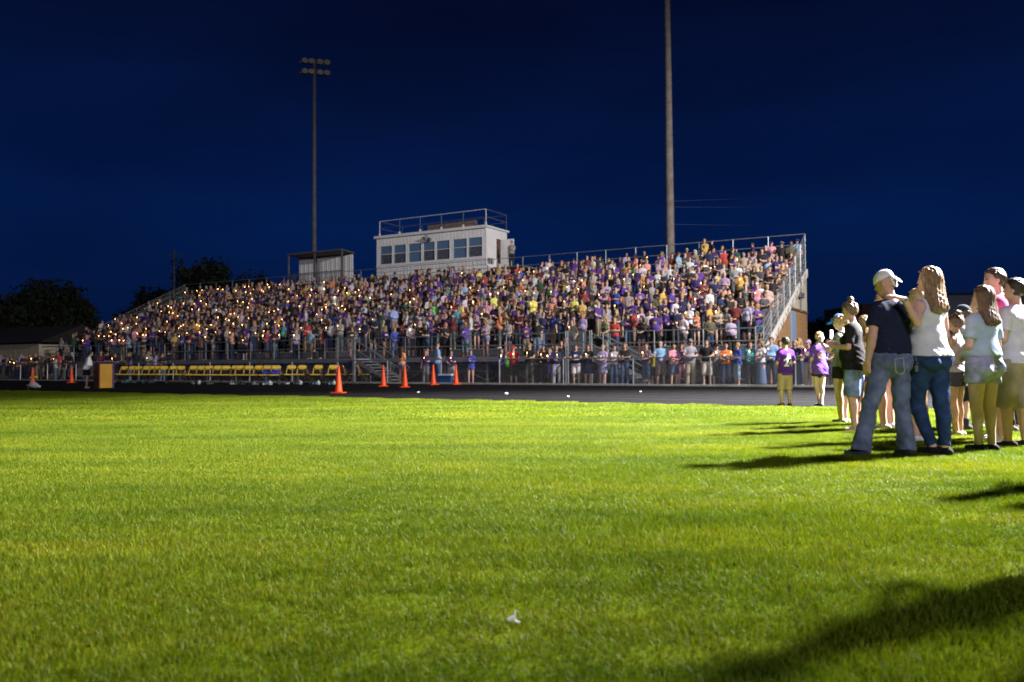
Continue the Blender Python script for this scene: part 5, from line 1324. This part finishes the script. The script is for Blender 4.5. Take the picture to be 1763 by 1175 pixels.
# the rest of the crowd as one mass
def crowd(name, lst, lab):
    Vs, Fs, Cs = [], [], []; o = 0
    for s_ in lst:
        v, f, ids, fc, lg = VAR_F[s_['var']]; s = s_['H'] / 1.753; th = R(FIELD + s_['turn']); c, sn = math.cos(th), math.sin(th)
        x, y, z = W(s_['a'], s_['b'], s_['z'])
        w_ = np.empty_like(v); w_[:, 0] = x + s * (v[:, 0] * c - v[:, 1] * sn); w_[:, 1] = y + s * (v[:, 0] * sn + v[:, 1] * c); w_[:, 2] = z + s * v[:, 2]
        Vs.append(w_); Fs.append(f + o); Cs.append(colour(ids, fc, lg, slot_pal(s_))); o += len(v)
    ob = link(name, mesh_from(name, np.concatenate(Vs), np.concatenate(Fs), M_person, True, np.concatenate(Cs))); tag(ob, lab, 'crowd', kind='stuff')
crowd('crowd', mass, 'dense crowd holding candles filling the left and upper rows of the grandstand')
print('crowd', len(ind), len(mass), round(time.time() - T1, 1))
# candles in the stand
cnt = {}
cands = []
for s_ in slots:
    arms = VSP[s_['var']][2]['arms']; has = 'candle' in arms
    if not has: continue
    pr = .60 if s_['px'] < 620 else .26
    if random.random() < pr: cands.append(s_)
cands.sort(key=lambda s_: s_['px'], reverse=True)
lim = 300 - candle_count
if len(cands) > lim: cands = [cands[i] for i in sorted(random.sample(range(len(cands)), lim))]
for s_ in cands:
    k = s_['row']; cnt[k] = cnt.get(k, 0) + 1; n_ = cnt[k]
    sfx = 'th' if 10 < n_ % 100 < 14 else {1: 'st', 2: 'nd', 3: 'rd'}.get(n_ % 10, 'th')
    s = s_['H'] / 1.753; th = R(FIELD + s_['turn']); c, sn = math.cos(th), math.sin(th); x, y, z = W(s_['a'], s_['b'], s_['z'])
    hx_, hy_, hz_ = 0.0, .325, 1.27
    add_candle((x + s * (hx_ * c - hy_ * sn), y + s * (hx_ * sn + hy_ * c), z + s * hz_), f"lit candle {row_name(k)} before {s_['col']} shirt, {ordw(n_)} flame from the right")
print('candles', candle_count, 'people', N_PEOPLE[0])

# ------------------------------------------------------------------ folding chairs on the track
M_chair = mat('yellow_chair_paint', (.80, .56, .06), .35, .1, 6); M_chair_shade = mat('shaded_chair_paint', (.42, .22, .02), .4, .1, 6); M_leg = mat('chair_frame', (.10, .09, .07), .4, .1, 5, metal=.5)  # second chair tone is the yellow with shade put into its colour
def chair(m, lab):
    r = empty('folding_chair', (0, 0, 0)); tag(r, lab, 'chair', 'yellow folding chairs on the track')
    sv = MB(); sv.quadbox([(-.20, -.20, .415), (.20, -.20, .415), (.22, .21, .455), (-.22, .21, .455), (-.20, -.20, .435), (.20, -.20, .435), (.22, .21, .480), (-.22, .21, .480)])
    sv.quadbox([(-.22, .212, .435), (.22, .212, .435), (.22, .235, .435), (-.22, .235, .435), (-.22, .212, .480), (.22, .212, .480), (.22, .235, .475), (-.22, .235, .475)])
    link('seat', sv.mesh('seat', m), r)
    bk = MB(); n = 9
    pts0 = []; pts1 = []
    for i in range(n):
        t = i / (n - 1) * 2 - 1; x = t * .195; y = -.235 - .03 * (1 - t * t); q_ = abs(t) ** 3; zt = .870 - .05 * q_; zb = .675 + .06 * q_
        pts0.append((x, y, zt)); pts1.append((x, y + .03, zb))
    for i in range(n - 1):
        a0, a1, b0, b1 = pts0[i], pts0[i + 1], pts1[i], pts1[i + 1]; d = V3(0, .014, 0)
        bk.quadbox([b0, b1, tuple(V3(*b1) + d), tuple(V3(*b0) + d), a0, a1, tuple(V3(*a1) + d), tuple(V3(*a0) + d)])
    link('backrest', bk.mesh('backrest', m, True), r)
    for q in (-1, 1):
        link('leg', MB().bar((q * .225, .26, 0), (q * .225, -.25, .84), .012).mesh('leg', M_leg), r)
        link('leg', MB().bar((q * .20, -.24, 0), (q * .20, .16, .44), .011).mesh('leg', M_leg), r)
    link('back_frame', MB().path([(-.215, -.10, .46), (-.205, -.245, .80), (-.15, -.262, .868), (.15, -.262, .868), (.205, -.245, .80), (.215, -.10, .46)], .014).mesh('back_frame', m), r)
    link('cross_bar', MB().bar((-.225, .21, .09), (.225, .21, .09), .008).mesh('cross_bar', M_leg), r)
    link('cross_bar', MB().bar((-.20, -.19, .09), (.20, -.19, .09), .008).mesh('cross_bar', M_leg), r)
    return r
CH_Y = [211, 223, 235, 248, 261, 270, 279, 296, 308, 330, 343, 358, 371, 387, 403, 412, 424, 443, 459, 474, 501, 518, 546, 571]
CH_O = [195, 320, 487, 531, 558, 583, 600, 625]
def chair_mats(r, m):
    for c in r.children:
        if c.name.split('.')[0] in ('seat', 'backrest'): c.data = MESH2[c.name.split('.')[0]]
first_y = chair(M_chair, 'x'); first_o = None
n_ = 0
for i, px in enumerate(CH_Y):
    b = -3.9 if 325 < px < 480 else (-3.1 if px <= 325 else -2.6)
    a = A_at(px, b, .5); x, y, _ = W(a, b + random.uniform(-.06, .06)); r = first_y if i == 0 else copy_tree(first_y)
    r.location = (x, y, .008); r.rotation_euler = (0, 0, R(FIELD + 28 + random.uniform(-5, 5)))
    sfx = {1: 'st', 2: 'nd', 3: 'rd'}.get((i + 1) % 10 if not 10 < i + 1 < 14 else 0, 'th')
    r['label'] = f"bright yellow folding chair facing the field, {ordw(i + 1)} from the lectern end of the row"
    if px == 459: r['label'] = 'yellow folding chair with a blue jacket over its seat, left of the pair'
    if px == 474: r['label'] = 'yellow folding chair with a blue jacket over its seat, right of the pair'
first_o = chair(M_chair_shade, 'x')
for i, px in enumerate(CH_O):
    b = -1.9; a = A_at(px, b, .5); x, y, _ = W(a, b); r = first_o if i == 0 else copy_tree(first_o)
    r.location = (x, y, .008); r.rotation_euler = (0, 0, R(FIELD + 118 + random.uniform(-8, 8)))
    r['label'] = f"{ordw(i + 1)} shaded yellow folding chair from the lectern, turned sideways to the left"
for px, lab, off_ in ((459, 'crumpled royal blue jacket lying on the left chair of the pair', 0), (474, 'crumpled royal blue jacket lying on the right chair of the pair', 1)):
    x, y, _ = W(A_at(px, -3.9, .5), -3.9); g = Grid((-.26, -.26, 0), (.26, .26, .34), .02)
    g.cap((-.14, .02, .07), (.14, .04, .07), .07, .08, 1.4, .03); g.cap((-.12, -.12, .14), (.14, -.14, .18), .06, .06, 1, .03); g.wrinkle(.012, off_, 1.2); g.above(.01)
    v, f = surface_nets(g.D, g.lo, g.h); o = link('jacket', mesh_from('jacket', v, f, mat('blue_jacket', (.03, .04, .35), .8, .2, 9), True), None, (x, y, .475), R(FIELD + 28)); tag(o, lab, 'jacket', 'jackets left on chairs')
# shoes, bags and bottles left below the chairs
ITEM = [(330, 'w'), (338, 'w'), (345, 'w'), (362, 'd'), (392, 'w'), (400, 'w'), (409, 'g'), (421, 'd'), (436, 'w'), (437, 'w'), (452, 'b'), (456, 'w'), (463, 'w'), (505, 'd'), (518, 'w'), (538, 't'), (549, 'w'), (566, 't'), (571, 'w'), (196, 'w'), (222, 't'), (228, 't'), (248, 't'), (254, 't'), (287, 'd'), (212, 'w'), (480, 'd'), (493, 'w')]
icol = {'w': ('white', (.55, .56, .58)), 'd': ('dark grey', (.10, .10, .11)), 'g': ('dark green', (.04, .12, .05)), 'b': ('pale blue', (.2, .34, .55)), 't': ('teal', (.10, .42, .45))}
for i, (px, c) in enumerate(ITEM):
    b = -4.15 if 325 < px < 480 else -3.1; x, y, _ = W(A_at(px, b, .1), b + random.uniform(-.1, .2)); nm, cc = icol[c]; M_ = mat('item_' + nm.replace(' ', '_'), cc, .7, .2, 9)
    near = min(range(len(CH_Y)), key=lambda j: abs(CH_Y[j] - px)); side = 'left' if px < CH_Y[near] else 'right'
    g = Grid((-.22, -.22, 0), (.22, .22, .30), .02)
    if i % 2:
        o = empty('pair_of_shoes', (x, y, .008), random.uniform(0, 6)); g.cap((0, -.08, .05), (0, .12, .04), .05, .04, 1, .02); g.above(.005); v, f = surface_nets(g.D, g.lo, g.h); me = mesh_from('shoe', v, f, M_, True)
        link('shoe', me, o, (-.06, 0, 0)); link('shoe', me, o, (.06, .03, 0)); kind = 'shoes'
    else:
        g.ell((0, 0, .08), (.11, .08, .11), .02); g.cap((0, 0, .15), (.05, 0, .22), .03, .015, 1, .03); g.wrinkle(.008, i, 1.5); g.above(.005); v, f = surface_nets(g.D, g.lo, g.h)
        o = link('bag', mesh_from('item', v, f, M_, True), None, (x, y, .008), random.uniform(0, 6)); kind = 'bag'
    tag(o, f"{nm} {kind} on the track, {side} below the {ordw(near + 1)} yellow chair from the lectern", kind, 'things left under the chairs')

# ------------------------------------------------------------------ cones
M_cone = mat('orange_plastic', (.85, .085, .008), .45, .06, 4)
def cone(lab):
    r = empty('traffic_cone', (0, 0, 0)); tag(r, lab, 'cone', 'orange traffic cones on the track')
    link('base', MB().box(-.19, .19, -.19, .19, 0, .03).mesh('base', M_cone), r)
    link('cone_body', MB().lathe([(.130, .03), (.120, .06), (.030, .85), (.026, .87)], 18).mesh('cone_body', M_cone, True), r)
    return r
c1 = cone('')
CON = [(583, 677.5, 'orange traffic cone nearest the field, alone in front of the last chairs'), (660, 666, 'orange traffic cone left of the girl in orange, second from the chairs'), (697, 667.5, 'orange traffic cone just right of the girl in orange T-shirt'), (746, 663, 'orange traffic cone in front of the man in pale blue shirt'), (785, 662.5, 'orange traffic cone touching the right side of the blue cooler'), (123, 659.5, 'orange traffic cone behind the lectern speaker, without cable'), (56, 664, 'orange traffic cone at far left with a yellow cloth over its base')]
for i, (px, py, lab) in enumerate(CON):
    r = c1 if i == 0 else copy_tree(c1); x, y = G(px, py); r.location = (x, y, .008); r['label'] = lab; r.rotation_euler = (0, 0, random.uniform(-.2, .6))
x, y = G(60, 664.5); g = Grid((-.3, -.3, 0), (.3, .3, .55), .025)
g.cap((-.12, 0, .38), (.16, 0, .42), .05, .06, 1, .03); g.wrinkle(.01, 3, 1.2); v, f = surface_nets(g.D, g.lo, g.h)
tag(link('yellow_cloth', mesh_from('yellow_cloth', v, f, mat('yellow_cloth', (.62, .50, .02), .8), True), None, (x - .0, y - .15, 0)), 'yellow cloth hanging on the far left cone', 'cloth')
g = Grid((-.4, -.3, 0), (.4, .3, .4), .025); g.ell((0, 0, .13), (.20, .13, .13), .03); g.cap((-.1, 0, .1), (.22, .05, .06), .07, .05, 1, .04); g.wrinkle(.012, 8, 1.2); g.above(.01); v, f = surface_nets(g.D, g.lo, g.h)
tag(link('bag', mesh_from('bag', v, f, mat('grey_bag', (.35, .38, .38), .8), True), None, (*G(58, 669), .008)), 'grey crumpled bag on the track in front of the far left cone', 'bag')
x, y = G(48, 670); tag(MB().bar((x, y, .01), (x + .25, y + .3, 1.15), .015).build('microphone_stand', M_beam), 'thin dark microphone stand leaning beside the far left cone', 'stand')
# cooler
x, y = G(770.5, 661.5)
co = empty('cooler', (x, y, 0), R(FIELD + 180)); tag(co, 'blue picnic cooler with white lid between two orange cones', 'cooler')
link('box', MB().quadbox([(-.30, -.19, .01), (.30, -.19, .01), (.30, .19, .01), (-.30, .19, .01), (-.34, -.22, .38), (.34, -.22, .38), (.34, .22, .38), (-.34, .22, .38)]).mesh('cooler_box', mat('blue_plastic', (.02, .09, .26), .4)), co)
link('lid', MB().box(-.355, .355, -.235, .235, .382, .45).mesh('cooler_lid', mat('white_plastic', (.70, .72, .72), .4)), co)
for q in (-1, 1): link('handle', MB().path([(q * .345, -.08, .28), (q * .37, -.08, .20), (q * .37, .08, .20), (q * .345, .08, .28)], .012).mesh('handle', MATS['white_plastic']), co)
# litter
for (px, py, s, lab) in ((871, 680, .06, 'crumpled white paper on the dark track left of centre'), (720, 677, .045, 'small pale scrap on the track right of the cones'), (1103, 675.5, .035, 'tiny white scrap on the track below the stairs'), (978, 684, .035, 'tiny pale scrap near the grass edge of the track')):
    x, y = G(px, py); g = Grid((-s * 1.8,) * 3, (s * 1.8,) * 3, s / 4); g.ell((0, 0, 0), (s, s * .7, s * .6), .01); g.wrinkle(s * .18, int(px), 2.5); v, f = surface_nets(g.D, g.lo, g.h)
    tag(link('litter', mesh_from('litter', v, f, mat('paper', (.78, .78, .78), .8), True), None, (x, y, s * .5)), lab, 'litter', 'litter')
x, y = G(886, 1087); mb = MB()
mb.quadbox([(-.03, -.01, .02), (.0, -.012, .03), (.0, .02, .03), (-.03, .02, .02), (-.032, -.01, .024), (.0, -.012, .036), (.0, .02, .036), (-.032, .02, .024)])
mb.bar((0, 0, .02), (.003, 0, .055), .005, 5, .003).bar((.0, 0, .02), (.022, -.008, .012), .005, 5, .004)
mb.v = [(v_[0] * .75, v_[1] * .75, v_[2]) for v_ in mb.v]
tag(link('litter', mb.mesh('scrap', mat('scrap_white', (.75, .78, .80), .6)), None, (x, y, .016), .3), 'torn white wrapper scrap in the near grass', 'litter', 'litter')

# ------------------------------------------------------------------ far buildings and trees
fb = empty('clubhouse', (*W(A_at(30, 9, 1), 9), 0)) if False else None
c_ = W(A_at(20, 10, 2), 10)
cl = empty('low_building', (c_[0], c_[1], 0)); tag(cl, 'low cream building with a dark gable roof at the far left behind the crowd', 'building')
a0, a1 = A_at(67, 9, 2), A_at(-120, 9, 2); zt = Z_at(590, a0, 9)
MB().sbox(a0, a1, 9, 15, 0, zt).build('wall', mat('cream_wall', (.60, .54, .36), .8, .08, 1), cl)
k = a0 + 1.2
while k < a1: MB().sbox(k, k + .04, 8.97, 8.995, 0, zt).build('wall_seam', mat('cream_seam', (.35, .31, .2), .8), cl); k += 2.4
MB().prism([W(a0 - 1.0, 8.5, zt + .02), W(a0 - 1.0, 16, zt + .02), W(a0 - 1.0, 12.2, zt + 1.6)], tuple(np.array(W(a1 - a0 + 2, 0, 0)) - np.array(W(0, 0, 0)))).build('roof', mat('dark_roof', (.025, .023, .02), .9, .2, 1), cl)
rb = empty('long_building', (50, 95, 0)); tag(rb, 'long pale building far away behind the people on the right', 'building')
def at_depth(px, Zd): return (px - CX) / FPX * Zd
zb = 90; ztop = CAM_H + (621 - 509) / FPX * zb * 1.0
MB().box(at_depth(1634, zb), at_depth(1900, zb), zb, zb + 14, 0, ztop).build('wall', mat('grey_wall', (.50, .50, .50), .8, .06, .3), rb)
MB().box(at_depth(1634, zb) - .2, at_depth(1900, zb), zb - .2, zb + 14, ztop, ztop + .25).build('roof', M_beam, rb)
MB().box(at_depth(1492, zb), at_depth(1634, zb) - .1, zb + 1, zb + 12, 0, CAM_H + (621 - 522) / FPX * zb).build('brick_wing', mat('red_brown_wall', (.14, .07, .05), .85, .1, .5), rb)
mb = MB()
M_leaf = mat('tree_leaves', (.020, .030, .012), .8, .5, 1.0); M_bark = mat('bark', (.05, .04, .03), .9, .3, 4)
def tree(px, ptop, Zd, wpx, lab, seed):
    g = np.random.default_rng(seed); x = at_depth(px, Zd); H = CAM_H + (622 - ptop) / FPX * Zd; rw = wpx / 2 / FPX * Zd
    r = empty('tree', (x, Zd, 0)); tag(r, lab, 'tree', 'dark trees behind the stand')
    tk = MB().bar((0, 0, 0), (.1, 0, H * .45), .35, 8, .2)
    for q in range(6):
        th = q * 1.05 + seed; tk.bar((.1, 0, H * .35), (math.cos(th) * rw * .6, math.sin(th) * rw * .5, H * g.uniform(.55, .8)), .14, 5, .04)
    link('trunk', tk.mesh('trunk', M_bark), r)
    nb = 70; cs = []
    while len(cs) < nb:
        c = g.uniform(-1, 1, 3)
        if np.linalg.norm(c) < 1: cs.append(c * [rw * .9, rw * .75, H * .36] + [0, 0, H * .58])
    cs = np.array(cs); n = 120
    ce = np.repeat(cs, n, 0) + g.normal(0, 1, (nb * n, 3)) * rw * .13; ce[:, 2] = np.minimum(ce[:, 2], H)
    s = g.uniform(.18, .42, nb * n)[:, None] * (rw / 5) ** .5; d1 = g.normal(0, 1, (nb * n, 3)); d1 /= np.linalg.norm(d1, axis=1)[:, None]; d2 = np.cross(d1, g.normal(0, 1, (nb * n, 3))); d2 /= np.linalg.norm(d2, axis=1)[:, None]
    P = np.stack([ce - d1 * s, ce + d2 * s * .6, ce + d1 * s, ce - d2 * s * .6], 1).reshape(-1, 3)
    link('crown', mesh_from('crown', P, np.arange(len(P)).reshape(-1, 4), M_leaf), r)
for i, t_ in enumerate([(15, 498, 95, 170, 'dark round tree at the far left edge'), (78, 474, 100, 140, 'tallest of the dark trees left of the stand'), (128, 500, 98, 85, 'narrow dark tree right of the tallest left one'), (235, 520, 120, 80, 'low dark tree behind the stand\'s left end'), (268, 488, 115, 100, 'dark tree left of the thin utility pole'),
                        (358, 437, 105, 160, 'large dark tree rising above the left part of the crowd'), (310, 462, 110, 80, 'dark tree just right of the thin utility pole'), (445, 458, 118, 85, 'low dark treetop between the large tree and the shelter'), (190, 555, 130, 90, 'low dark bush beyond the left end of the stand'),
                        (1420, 543, 110, 75, 'dark tree right of the brick wall'), (1475, 540, 118, 70, 'dark tree behind the messy bun'), (1540, 548, 140, 90, 'low dark tree behind the couple'), (1395, 548, 125, 50, 'dark tree touching the wall corner')]):
    tree(*t_, 31 + i)
x = at_depth(299, 100); up = empty('utility_pole', (x, 100, 0)); tag(up, 'thin utility pole standing between the dark trees left of the stand', 'utility pole')
hz = CAM_H + (628 - 427) / FPX * 100
MB().bar((x, 100, 0), (x, 100, hz), .16, 8, .10).build('pole', M_pole2, up); MB().bar((x - 1.1, 100, hz - .8), (x + 1.1, 100, hz - .8), .06, 4).build('crossarm', M_pole2, up)
print('total', round(time.time() - T0, 1))
